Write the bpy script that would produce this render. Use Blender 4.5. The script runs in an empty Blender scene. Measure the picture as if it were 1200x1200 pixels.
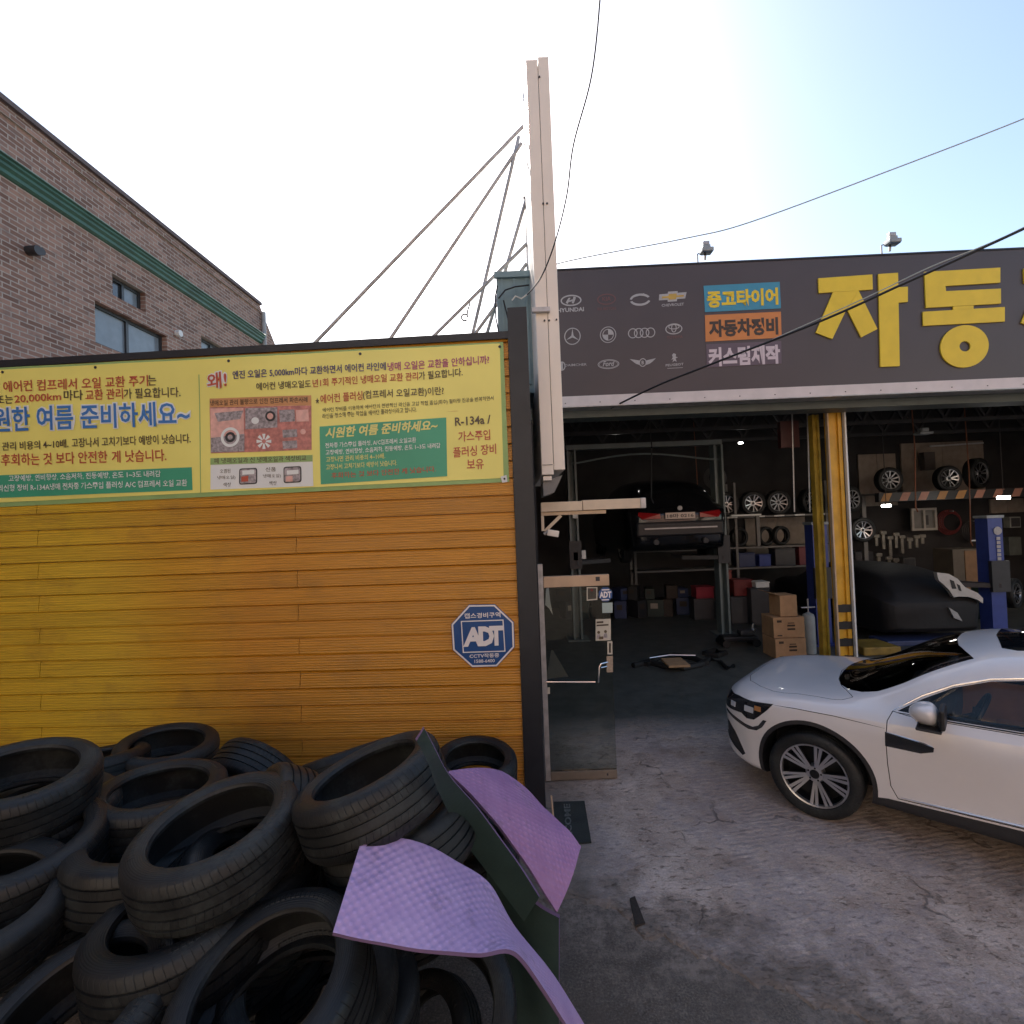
import bpy, bmesh, math, random
from mathutils import Vector, Matrix, Euler
from mathutils.bvhtree import BVHTree
R = math.radians
random.seed(7)
scene = bpy.context.scene
col = scene.collection

# ---------------------------------------------------------------- camera
CAM_H = 2.5
PITCH, ROLL = 0.02, 0.038
Fv = Vector((0, math.cos(PITCH), math.sin(PITCH)))
U0 = Vector((0, -math.sin(PITCH), math.cos(PITCH)))
X0 = Vector((1, 0, 0))
Rv = math.cos(ROLL) * X0 - math.sin(ROLL) * U0
Uv = math.sin(ROLL) * X0 + math.cos(ROLL) * U0
C = Vector((0, 0, CAM_H))
cd = bpy.data.cameras.new('camera')
cam = bpy.data.objects.new('camera', cd)
col.objects.link(cam)
m = Matrix.Identity(4)
for i in range(3):
    m[i][0], m[i][1], m[i][2], m[i][3] = Rv[i], Uv[i], -Fv[i], C[i]
cam.matrix_world = m
cd.sensor_width = 36; cd.lens = 18; cd.clip_end = 600; cd.clip_start = 0.05
scene.camera = cam

# ---------------------------------------------------------------- light
SUN_EL, SUN_AZ = R(38), R(-10)
w = bpy.data.worlds.new('World'); scene.world = w; w.use_nodes = True
nt = w.node_tree
bg = nt.nodes['Background']
sky = nt.nodes.new('ShaderNodeTexSky')
sky.sky_type = 'NISHITA'; sky.sun_disc = False
sky.sun_elevation = SUN_EL; sky.sun_rotation = SUN_AZ
sky.air_density = 1.15; sky.dust_density = 1.3; sky.ozone_density = 1.0
nt.links.new(sky.outputs[0], bg.inputs[0]); bg.inputs[1].default_value = 0.10
sl = bpy.data.lights.new('sun', 'SUN'); sl.energy = 4.6; sl.angle = R(0.5); sl.color = (1, 0.95, 0.87)
so = bpy.data.objects.new('sun', sl); col.objects.link(so)
sd = Vector((math.sin(SUN_AZ) * math.cos(SUN_EL), math.cos(SUN_AZ) * math.cos(SUN_EL), math.sin(SUN_EL)))
so.rotation_euler = sd.to_track_quat('Z', 'Y').to_euler(); so.location = (0, 0, 30)
vs = scene.view_settings
scene.display_settings.display_device = 'sRGB'
vs.view_transform = 'Standard'; vs.look = 'None'; vs.gamma = 1; vs.use_curve_mapping = False
vs.exposure = 1.32
scene.cycles.max_bounces = 10; scene.cycles.diffuse_bounces = 5
scene.cycles.use_denoising = True

# ---------------------------------------------------------------- rays (authoring measure: picture point -> real point)
def ray(px, py):
    return Fv + Rv * ((px - 600) / 600) + Uv * ((600 - py) / 600)
def P(px, py, Y):
    d = ray(px, py); return C + d * (Y / d.y)
def PZ(px, py, z):
    d = ray(px, py); return C + d * ((z - CAM_H) / d.z)
class Plane:
    def __init__(s, p0, yaw, wave=None):
        s.p0 = p0; s.n = Vector((-math.sin(yaw), -math.cos(yaw), 0)); s.a = Vector((math.cos(yaw), -math.sin(yaw), 0)); s.wave = wave
    def pt(s, px, py, off=0.0):
        d = ray(px, py); q = C + d * ((s.p0 - C).dot(s.n) / d.dot(s.n))
        if s.wave: off += s.wave(q)
        return q + s.n * off
    def uv(s, px, py):          # metres along the plane, height
        q = s.pt(px, py); return (q - s.p0).dot(s.a), q.z
    def at(s, u, z, off=0.0):
        q = s.p0 + s.a * u; q.z = z; return q + s.n * off

# ---------------------------------------------------------------- materials
def mat(name, c, rough=.6, metal=0., var=.12, vs=6., bump=0., bs=80., spec=.5, coat=0., rvar=0., trans=0., detail=5):
    M = bpy.data.materials.new(name); M.use_nodes = True
    t = M.node_tree; n = t.nodes; b = n['Principled BSDF']
    b.inputs['Roughness'].default_value = rough; b.inputs['Metallic'].default_value = metal
    b.inputs['Specular IOR Level'].default_value = spec
    b.inputs['Coat Weight'].default_value = coat; b.inputs['Coat Roughness'].default_value = .05
    b.inputs['Transmission Weight'].default_value = trans
    tc = n.new('ShaderNodeTexCoord')
    if var:
        no = n.new('ShaderNodeTexNoise'); no.inputs['Scale'].default_value = vs; no.inputs['Detail'].default_value = detail
        t.links.new(tc.outputs['Object'], no.inputs['Vector'])
        cr = n.new('ShaderNodeValToRGB')
        e = cr.color_ramp.elements
        e[0].position = .3; e[1].position = .7
        e[0].color = tuple(x * (1 - var) for x in c) + (1,); e[1].color = tuple(min(1, x * (1 + var)) for x in c) + (1,)
        t.links.new(no.outputs[0], cr.inputs[0]); t.links.new(cr.outputs[0], b.inputs['Base Color'])
        if rvar:
            mr = n.new('ShaderNodeMapRange'); mr.inputs[3].default_value = max(0, rough - rvar); mr.inputs[4].default_value = rough + rvar
            t.links.new(no.outputs[0], mr.inputs[0]); t.links.new(mr.outputs[0], b.inputs['Roughness'])
    else:
        b.inputs['Base Color'].default_value = tuple(c) + (1,)
    if bump:
        n2 = n.new('ShaderNodeTexNoise'); n2.inputs['Scale'].default_value = bs; n2.inputs['Detail'].default_value = 6
        t.links.new(tc.outputs['Object'], n2.inputs['Vector'])
        bp = n.new('ShaderNodeBump'); bp.inputs['Strength'].default_value = bump; bp.inputs['Distance'].default_value = .01
        t.links.new(n2.outputs[0], bp.inputs['Height']); t.links.new(bp.outputs[0], b.inputs['Normal'])
    return M
def emit(name, c, s):
    M = bpy.data.materials.new(name); M.use_nodes = True
    b = M.node_tree.nodes['Principled BSDF']
    b.inputs['Base Color'].default_value = tuple(c) + (1,)
    b.inputs['Emission Color'].default_value = tuple(c) + (1,); b.inputs['Emission Strength'].default_value = s
    return M
class NT:                        # small helper for longer node graphs
    def __init__(s, M): s.t = M.node_tree; s.b = s.t.nodes['Principled BSDF']
    def n(s, kind, **kw):
        x = s.t.nodes.new(kind)
        for k, v in kw.items(): setattr(x, k, v)
        return x
    def l(s, a, b): s.t.links.new(a, b)
    def math(s, op, a, b=None, c=None, clamp=False):
        x = s.n('ShaderNodeMath', operation=op); x.use_clamp = clamp
        for i, v in enumerate((a, b, c)):
            if v is None: continue
            if isinstance(v, (int, float)): x.inputs[i].default_value = v
            else: s.l(v, x.inputs[i])
        return x.outputs[0]
    def noise(s, vec, scale, detail=5, rough=.55):
        x = s.n('ShaderNodeTexNoise'); x.inputs['Scale'].default_value = scale; x.inputs['Detail'].default_value = detail
        x.inputs['Roughness'].default_value = rough
        if vec is not None: s.l(vec, x.inputs['Vector'])
        return x.outputs[0]
    def ramp(s, f, stops):
        x = s.n('ShaderNodeValToRGB'); e = x.color_ramp.elements
        while len(e) < len(stops): e.new(.5)
        for i, (p, c) in enumerate(stops):
            e[i].position = p; e[i].color = (tuple(c) + (1,)) if not isinstance(c, (int, float)) else (c, c, c, 1)
        s.l(f, x.inputs[0]); return x.outputs[0]
    def mix(s, f, a, b, mode='MIX'):
        x = s.n('ShaderNodeMix', data_type='RGBA', blend_type=mode)
        for i, v in ((0, f), (6, a), (7, b)):
            if isinstance(v, (int, float)): x.inputs[i].default_value = v
            elif isinstance(v, tuple): x.inputs[i].default_value = v + (1,)
            else: s.l(v, x.inputs[i])
        return x.outputs[2]
    def bump(s, h, strength=.5, dist=.01):
        x = s.n('ShaderNodeBump'); x.inputs['Strength'].default_value = strength; x.inputs['Distance'].default_value = dist
        s.l(h, x.inputs['Height']); s.l(x.outputs[0], s.b.inputs['Normal'])
def newmat(name, rough=.6, metal=0, spec=.5):
    M = bpy.data.materials.new(name); M.use_nodes = True
    g = NT(M); g.b.inputs['Roughness'].default_value = rough; g.b.inputs['Metallic'].default_value = metal
    g.b.inputs['Specular IOR Level'].default_value = spec
    return M, g

# ---------------------------------------------------------------- mesh builder and object helpers
class MB:
    def __init__(s): s.v = []; s.f = []; s.mi = []; s.sm = []; s.mats = []
    def m(s, M):
        if M not in s.mats: s.mats.append(M)
        return s.mats.index(M)
    def add(s, vs, fs, M, smooth=False):
        o = len(s.v); s.v += [Vector(v) for v in vs]; k = s.m(M)
        for f in fs: s.f.append([o + i for i in f]); s.mi.append(k); s.sm.append(smooth)
    def box(s, lo, hi, M, T=None, ch=0.0):
        lo = Vector(lo); hi = Vector(hi)
        if ch:
            bm = bmesh.new(); bmesh.ops.create_cube(bm, size=1)
            for v in bm.verts: v.co = Vector([(lo[i] + hi[i]) / 2 + v.co[i] * (hi[i] - lo[i]) for i in range(3)])
            bmesh.ops.bevel(bm, geom=bm.edges[:], offset=ch, segments=2, affect='EDGES', profile=.5)
            bm.verts.ensure_lookup_table()
            vs = [v.co.copy() for v in bm.verts]; fs = [[v.index for v in f.verts] for f in bm.faces]; bm.free()
        else:
            vs = [Vector((x, y, z)) for x in (lo.x, hi.x) for y in (lo.y, hi.y) for z in (lo.z, hi.z)]
            fs = [(0, 1, 3, 2), (4, 6, 7, 5), (0, 4, 5, 1), (2, 3, 7, 6), (0, 2, 6, 4), (1, 5, 7, 3)]
        if T is not None: vs = [T @ v for v in vs]
        s.add(vs, fs, M)
    def bar(s, a, b, wx, wy, M, up=(0, 0, 1)):
        a = Vector(a); b = Vector(b); d = (b - a).normalized(); up = Vector(up)
        if abs(d.dot(up)) > .98: up = Vector((0, 1, 0))
        x = d.cross(up).normalized(); y = x.cross(d)
        vs = [p + x * (sx * wx / 2) + y * (sy * wy / 2) for p in (a, b) for sx, sy in ((-1, -1), (1, -1), (1, 1), (-1, 1))]
        s.add(vs, [(3, 2, 1, 0), (4, 5, 6, 7), (0, 1, 5, 4), (1, 2, 6, 5), (2, 3, 7, 6), (3, 0, 4, 7)], M)
    def tube(s, pts, r, M, n=10, caps=True):
        pts = [Vector(p) for p in pts]; rs = r if isinstance(r, (list, tuple)) else [r] * len(pts)
        vs = []; fs = []; prev = None
        for i, p in enumerate(pts):
            d = (pts[min(i + 1, len(pts) - 1)] - pts[max(i - 1, 0)]).normalized()
            if prev is None:
                u = Vector((0, 0, 1)) if abs(d.z) < .9 else Vector((1, 0, 0))
                x = d.cross(u).normalized()
            else: x = (prev - d * prev.dot(d)).normalized()
            prev = x; y = d.cross(x)
            for k in range(n):
                a = 2 * math.pi * k / n; vs.append(p + (x * math.cos(a) + y * math.sin(a)) * rs[i])
        for i in range(len(pts) - 1):
            for k in range(n):
                fs.append((i * n + k, i * n + (k + 1) % n, (i + 1) * n + (k + 1) % n, (i + 1) * n + k))
        s.add(vs, fs, M, True)
        if caps: s.add([vs[k] for k in range(n)][::-1], [tuple(range(n))], M); s.add(vs[-n:], [tuple(range(n))], M)
    def lathe(s, prof, M, n=48, T=None, closed=False, smooth=True):
        vs = []; fs = []; m_ = len(prof)
        for k in range(n):
            a = 2 * math.pi * k / n
            for r, z in prof: vs.append(Vector((r * math.cos(a), r * math.sin(a), z)))
        for k in range(n):
            for i in range(m_ if closed else m_ - 1):
                j = (i + 1) % m_; k2 = (k + 1) % n
                fs.append((k * m_ + i, k2 * m_ + i, k2 * m_ + j, k * m_ + j))
        if T is not None: vs = [T @ v for v in vs]
        s.add(vs, fs, M, smooth)
    def prism(s, poly, d, M, T=None):       # poly: list of 3D points, d: extrusion vector
        n = len(poly); a = [Vector(p) for p in poly]; b = [p + Vector(d) for p in a]
        vs = a + b
        if T is not None: vs = [T @ v for v in vs]
        s.add(vs, [tuple(range(n))[::-1], tuple(range(n, 2 * n))] + [(i, (i + 1) % n, n + (i + 1) % n, n + i) for i in range(n)], M)
    def grid(s, rows, M, smooth=True, flip=False):
        h = len(rows); wd = len(rows[0]); vs = [p for r_ in rows for p in r_]
        fs = []
        for i in range(h - 1):
            for j in range(wd - 1):
                q = (i * wd + j, i * wd + j + 1, (i + 1) * wd + j + 1, (i + 1) * wd + j)
                fs.append(q[::-1] if flip else q)
        s.add(vs, fs, M, smooth)
    def mesh(s, name, org=None):
        me = bpy.data.meshes.new(name)
        o = Vector(org) if org is not None else Vector()
        me.from_pydata([v - o for v in s.v], [], s.f)
        for M in s.mats: me.materials.append(M)
        me.polygons.foreach_set('material_index', s.mi); me.polygons.foreach_set('use_smooth', s.sm)
        me.update()
        bm = bmesh.new(); bm.from_mesh(me); bmesh.ops.recalc_face_normals(bm, faces=bm.faces); bm.to_mesh(me); bm.free()
        if any(s.sm): me.set_sharp_from_angle(angle=R(40))
        return me

def props(o, label=None, cat=None, group=None, kind=None):
    if label: o['label'] = label
    if cat: o['category'] = cat
    if group: o['group'] = group
    if kind: o['kind'] = kind
    return o
def link(name, me, parent=None, loc=None):
    o = bpy.data.objects.new(name, me); col.objects.link(o)
    if parent is not None: o.parent = parent
    if loc is not None: o.location = loc
    return o
def thing(name, label, cat, loc=(0, 0, 0), rot=None, group=None):
    o = bpy.data.objects.new(name, None); col.objects.link(o); o.location = loc; o.empty_display_size = .1
    if rot is not None: o.rotation_euler = rot
    return props(o, label, cat, group)
def wpart(name, mb, parent, label=None):     # mesh given in world coordinates under an unrotated thing (at most two levels up)
    org = Vector(); p = parent
    while p is not None: org += p.location; p = p.parent
    o = link(name, mb.mesh(name, org), parent)
    if label: o['label'] = label
    return o
def lpart(name, mb, parent, label=None, loc=None):
    o = link(name, mb.mesh(name), parent, loc)
    if label: o['label'] = label
    return o
def single(name, mb, label, cat, group=None, loc=None, kind=None):
    org = Vector(loc) if loc is not None else sum(mb.v, Vector()) / len(mb.v)
    o = link(name, mb.mesh(name, org), None, org)
    return props(o, label, cat, group, kind)
def dup(root, loc=None, rot=None, label=None, group=None):
    def cp(o, parent):
        c = o.copy(); col.objects.link(c); c.parent = parent
        for ch in list(o.children): cp(ch, c)
        return c
    r = cp(root, None)
    if loc is not None: r.location = loc
    if rot is not None: r.rotation_euler = rot
    return props(r, label, None, group)

def text_raw(s, bold=0.0, res=3, shear=0.0):
    cu = bpy.data.curves.new('lettering', 'FONT'); cu.body = s; cu.offset = bold; cu.resolution_u = res; cu.shear = shear
    o = bpy.data.objects.new('lettering', cu); col.objects.link(o)
    dg = bpy.context.evaluated_depsgraph_get(); dg.update()
    me = bpy.data.meshes.new_from_object(o.evaluated_get(dg))
    vs = [v.co.copy() for v in me.vertices]; fs = [list(p.vertices) for p in me.polygons]
    bpy.data.objects.remove(o); bpy.data.curves.remove(cu); bpy.data.meshes.remove(me)
    x0 = min(v.x for v in vs); x1 = max(v.x for v in vs); y0 = min(v.y for v in vs); y1 = max(v.y for v in vs)
    return [((v.x - x0) / (x1 - x0), (v.y - y0) / (y1 - y0)) for v in vs], fs
LEAN = -0.035
def text_on(mb, pl, s, A, B, h, M, bold=.01, off=.008, res=2, lean=LEAN, shear=0.0):
    # letters printed on a plane: A, B = ends of the base line, h = height, all measured on the photograph
    uv, fs = text_raw(s, bold, res, shear)
    mb.add([pl.pt(A[0] + (B[0] - A[0]) * u + lean * h * v, A[1] + (B[1] - A[1]) * u - h * v, off) for u, v in uv], fs, M)
def poly_on(mb, pl, pts, M, off=.004):
    mb.add([pl.pt(x, y, off) for x, y in pts], [tuple(range(len(pts)))], M)
def patch_on(mb, pl, q, M, off=.004, nu=12, nv=6):    # q: four corners tl, tr, br, bl
    rows = []
    for j in range(nv + 1):
        v = j / nv; row = []
        for i in range(nu + 1):
            u = i / nu
            x = (q[0][0] * (1 - u) + q[1][0] * u) * (1 - v) + (q[3][0] * (1 - u) + q[2][0] * u) * v
            y = (q[0][1] * (1 - u) + q[1][1] * u) * (1 - v) + (q[3][1] * (1 - u) + q[2][1] * u) * v
            row.append(pl.pt(x, y, off))
        rows.append(row)
    mb.grid(rows, M, True)
def ring_on(mb, pl, c, rx, ry, wd, M, off=.004, a0=0, a1=360, n=32, tilt=-.045):
    o = []; k = max(3, int(n * (a1 - a0) / 360))
    vs = []
    for i in range(k + 1):
        a = R(a0 + (a1 - a0) * i / k); x, y = math.cos(a), -math.sin(a)
        for q in (0, wd):
            vs.append(pl.pt(c[0] + x * (rx - q), c[1] + y * (ry - q) + tilt * x * (rx - q), off))
    mb.add(vs, [(2 * i, 2 * i + 2, 2 * i + 3, 2 * i + 1) for i in range(k)], M)
def disc_on(mb, pl, c, rx, ry, M, off=.004, n=28):
    poly_on(mb, pl, [(c[0] + rx * math.cos(2 * math.pi * i / n), c[1] + ry * math.sin(2 * math.pi * i / n)) for i in range(n)], M, off)
# ---------------------------------------------------------------- shared materials
M_char = mat('charcoal steel', (.022, .024, .03), .45, .2, var=.15, vs=5, bump=.1, bs=60)
M_dark = mat('dark paint', (.03, .03, .034), .5, var=.2)
M_black = mat('black plastic', (.012, .012, .014), .45, var=.1)
M_cream = mat('cream panel', (.86, .77, .67), .45, var=.05, vs=1.5, bump=.03, bs=8)
M_galv = mat('galvanised pipe', (.42, .41, .41), .45, .5, var=.2, vs=14)
M_grey = mat('grey paint', (.30, .33, .34), .5, var=.12)
M_white = mat('white paint', (.72, .72, .70), .5, var=.05)
M_chrome = mat('chrome', (.75, .75, .77), .12, 1.0, var=0)
M_alu = mat('aluminium', (.62, .62, .64), .3, 1.0, var=.08)
M_wood = mat('pale board', (.52, .38, .25), .6, var=.15, vs=9)
M_card = mat('cardboard', (.42, .25, .13), .85, var=.1, vs=10)
M_red = mat('red plastic', (.15, .012, .012), .45, var=.15)
M_blue = mat('blue lift paint', (.035, .06, .26), .4, var=.15)
M_green = mat('green cornice paint', (.04, .125, .09), .45, var=.25, vs=3)
M_glassdark = mat('tinted glass', (.006, .007, .009), .03, var=0, spec=.8)
def mk_glass():
    M, g = newmat('clear glass', .02)
    t = g.n('ShaderNodeBsdfTransparent'); t.inputs[0].default_value = (.83, .85, .81, 1)
    gl = g.n('ShaderNodeBsdfGlossy'); gl.inputs['Roughness'].default_value = .02
    f = g.n('ShaderNodeFresnel'); f.inputs[0].default_value = 1.45
    mx = g.n('ShaderNodeMixShader'); g.l(f.outputs[0], mx.inputs[0]); g.l(t.outputs[0], mx.inputs[1]); g.l(gl.outputs[0], mx.inputs[2])
    g.l(mx.outputs[0], g.t.nodes['Material Output'].inputs['Surface'])
    return M
M_glass = mk_glass()

# ---------------------------------------------------------------- ground
def mk_asphalt():
    M, g = newmat('asphalt', .9)
    tc = g.n('ShaderNodeTexCoord').outputs['Object']
    a = g.noise(tc, 1.2, 6); b = g.noise(tc, 90, 3); c_ = g.noise(tc, 9, 8, .7)
    v = g.ramp(a, [(.3, (.10, .084, .07)), (.7, (.19, .16, .132))])
    v = g.mix(.75, v, g.ramp(b, [(.3, .18), (.72, 1.0)]), 'MULTIPLY')
    v = g.mix(g.ramp(g.noise(tc, 70, 8, .75), [(.50, 0.), (.64, .4)]), v, (.34, .295, .245))
    v = g.mix(g.ramp(g.noise(tc, 2.2, 5, .6), [(.45, 0.), (.65, .6)]), v, (.075, .062, .052))
    sx = g.n('ShaderNodeSeparateXYZ'); g.l(tc, sx.inputs[0])
    n3 = g.noise(tc, 3.2, 9, .7); ed = g.math('ADD', g.math('SUBTRACT', g.math('MULTIPLY_ADD', sx.outputs[0], .56, sx.outputs[1]), 3.55), g.math('MULTIPLY_ADD', n3, 2.6, -1.3))
    crust = g.math('MULTIPLY', g.ramp(g.math('MULTIPLY_ADD', ed, .8, .7), [(.30, 0.), (.62, 1.)]), g.ramp(g.noise(tc, 15, 9, .75), [(.42, .15), (.58, 1.)]))
    v = g.mix(g.math('MULTIPLY', crust, .8), v, (.27, .225, .19))
    oil = g.ramp(g.noise(tc, 1.5, 5, .6), [(.52, 0.), (.68, .6)]); v = g.mix(oil, v, (.05, .042, .036))
    g.l(v, g.b.inputs['Base Color'])
    h = g.math('ADD', g.math('MULTIPLY', b, .35), g.math('MULTIPLY', c_, .8)); g.bump(h, .7, .02)
    return M
def mk_concrete():
    M, g = newmat('worn concrete', .85)
    tc = g.n('ShaderNodeTexCoord').outputs['Object']
    sx = g.n('ShaderNodeSeparateXYZ'); g.l(tc, sx.inputs[0]); x, y = sx.outputs[0], sx.outputs[1]
    a = g.noise(tc, .75, 6, .6); b = g.noise(tc, 3.6, 9, .66); c_ = g.noise(tc, 75, 4); w1 = g.noise(tc, 1.7, 5, .6)
    mp = g.n('ShaderNodeMapping'); mp.inputs['Scale'].default_value = (1., 2.2, 1.); mp.inputs['Rotation'].default_value = (0, 0, R(14)); g.l(tc, mp.inputs[0])
    d = g.noise(mp.outputs[0], 13, 12, .78); e = g.noise(mp.outputs[0], 24, 10, .76)
    v = g.ramp(b, [(.32, (.37, .285, .235)), (.5, (.55, .44, .37)), (.66, (.70, .585, .51))])
    # trowelled grey film, worn off in patches
    film = g.math('MULTIPLY', g.ramp(g.math('ADD', g.math('MULTIPLY', a, .8), g.math('MULTIPLY', b, .3)), [(.54, 0.), (.58, 1.)]), g.ramp(d, [(.40, 0.), (.52, 1.)]))
    v = g.mix(g.math('MULTIPLY', film, .8), v, (.40, .34, .325))
    # pale flakes of mortar and dark pits, denser where the skin is gone
    fl = g.math('MULTIPLY', g.ramp(e, [(.535, 0.), (.565, 1.)]), g.math('MULTIPLY_ADD', film, -.7, .8))
    v = g.mix(g.math('MULTIPLY', fl, .7), v, (.70, .62, .54))
    pits = g.math('MULTIPLY', g.ramp(d, [(.57, 0.), (.62, 1.)]), g.math('MULTIPLY_ADD', film, -.6, 1.))
    v = g.mix(g.math('MULTIPLY', pits, .55), v, (.105, .085, .07))
    v = g.mix(.45, v, g.ramp(c_, [(.3, .5), (.7, 1.)]), 'MULTIPLY')
    # brown run-off, oil spots, wheel tracks
    st = g.ramp(w1, [(.50, 0.), (.70, 1.)]); v = g.mix(g.math('MULTIPLY', st, .45), v, (.25, .175, .13))
    oil = g.ramp(g.noise(tc, 2.3, 3, .4), [(.63, 0.), (.74, 1.)]); v = g.mix(g.math('MULTIPLY', oil, .55), v, (.07, .06, .052))
    # grime gathering along the broken front edge
    ed = g.math('ADD', g.math('SUBTRACT', g.math('MULTIPLY_ADD', x, .56, y), 3.55), g.math('MULTIPLY_ADD', b, 1.5, -.75))
    v = g.mix(g.ramp(ed, [(0., .82), (.45, 0.)]), v, (.115, .097, .082))
    lf = g.math('ADD', x, g.math('MULTIPLY_ADD', b, .5, -.25)); v = g.mix(g.ramp(lf, [(.35, .6), (.8, 0.)]), v, (.17, .145, .12))
    # hairline cracks
    vo = g.n('ShaderNodeTexVoronoi'); vo.feature = 'DISTANCE_TO_EDGE'; vo.inputs['Scale'].default_value = .62
    dv = g.n('ShaderNodeVectorMath', operation='ADD'); nz = g.n('ShaderNodeTexNoise'); nz.inputs['Scale'].default_value = 3.0; nz.inputs['Detail'].default_value = 6
    g.l(tc, nz.inputs['Vector']); sc3 = g.n('ShaderNodeVectorMath', operation='SCALE'); g.l(nz.outputs[1], sc3.inputs[0]); sc3.inputs['Scale'].default_value = .45
    g.l(tc, dv.inputs[0]); g.l(sc3.outputs[0], dv.inputs[1]); g.l(dv.outputs[0], vo.inputs['Vector'])
    crk = g.math('MULTIPLY', g.ramp(vo.outputs[0], [(.002, 1.), (.0065, 0.)]), g.ramp(w1, [(.49, 0.), (.58, 1.)]))
    v = g.mix(g.math('MULTIPLY', crk, .55), v, (.06, .05, .043))
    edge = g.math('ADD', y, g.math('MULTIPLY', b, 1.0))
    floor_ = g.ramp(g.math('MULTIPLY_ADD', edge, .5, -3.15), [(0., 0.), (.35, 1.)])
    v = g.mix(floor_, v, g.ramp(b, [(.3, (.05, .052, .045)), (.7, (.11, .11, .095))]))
    g.l(v, g.b.inputs['Base Color'])
    # raking grooves pressed across the slope, only where they survive
    wv = g.n('ShaderNodeTexWave'); wv.bands_direction = 'Y'; wv.inputs['Scale'].default_value = 6.2; wv.inputs['Distortion'].default_value = 4.5; wv.inputs['Detail'].default_value = 4; wv.inputs['Detail Scale'].default_value = 2
    mp2 = g.n('ShaderNodeMapping'); mp2.inputs['Rotation'].default_value = (0, 0, R(-8)); g.l(tc, mp2.inputs[0]); g.l(mp2.outputs[0], wv.inputs['Vector'])
    gm = g.ramp(g.math('MULTIPLY', g.math('SUBTRACT', x, 1.1), .8), [(.1, 0.), (.5, 1.)])
    gn = g.math('MULTIPLY', gm, g.ramp(g.noise(tc, 1.1, 4), [(.46, 0.), (.58, 1.)]))
    h = g.math('ADD', g.math('MULTIPLY', b, .8), g.math('MULTIPLY', g.math('MULTIPLY', wv.outputs[0], gn), .12))
    h = g.math('ADD', h, g.math('MULTIPLY', pits, -.25)); h = g.math('ADD', h, g.math('MULTIPLY', fl, .12)); h = g.math('ADD', h, g.math('MULTIPLY', crk, -.5)); h = g.math('ADD', h, g.math('MULTIPLY', c_, .12))
    h = g.math('MULTIPLY', h, g.math('MULTIPLY_ADD', floor_, -.85, 1.0))
    g.bump(h, .85, .03)
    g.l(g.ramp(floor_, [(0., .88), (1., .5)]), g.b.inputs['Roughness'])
    return M
g = MB()
M_asph = mk_asphalt(); M_conc = mk_concrete()
g.add([(-150, -150, 0), (150, -150, 0), (150, 150, 0), (-150, 150, 0)], [(0, 1, 2, 3)], M_asph)
single('ground', g, None, None, loc=(0, 0, 0), kind='structure')
# concrete apron with a broken front edge, about 25 mm thick
edge_px = [(600, 1048), (640, 1060), (690, 1052), (735, 1070), (752, 1096), (790, 1108), (838, 1128), (890, 1146), (945, 1172), (1000, 1196), (1080, 1225), (1200, 1262)]
ctrl = [PZ(x, y, 0) for x, y in edge_px]
front = []
for i in range(len(ctrl) - 1):
    for k in range(14):
        t = k / 14; p = ctrl[i].lerp(ctrl[i + 1], t)
        q_ = p.x * 9; front.append(Vector((p.x + random.uniform(-.001, .001), p.y + .03 * math.sin(q_) + .022 * math.sin(2.7 * q_ + 1) + .014 * math.sin(6.1 * q_ + 2) + random.uniform(-.009, .009), 0)))
front.append(ctrl[-1])
front = [Vector((-9, front[0].y, 0))] + front + [Vector((18, 1.2, 0))]
Z0 = .014
g = MB(); rows = [[], [], []]
for p in front:
    rows[0].append(Vector((p.x, p.y - .03, -.01))); rows[1].append(Vector((p.x, p.y, Z0 - .003))); rows[2].append(Vector((p.x, p.y + .06, Z0)))
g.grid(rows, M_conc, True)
n = len(front)
far = [Vector((p.x, 15.2, Z0)) for p in front]
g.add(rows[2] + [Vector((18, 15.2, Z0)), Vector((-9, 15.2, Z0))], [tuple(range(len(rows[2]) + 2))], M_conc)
single('pavement', g, None, None, loc=(0, 0, 0), kind='structure')

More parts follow.
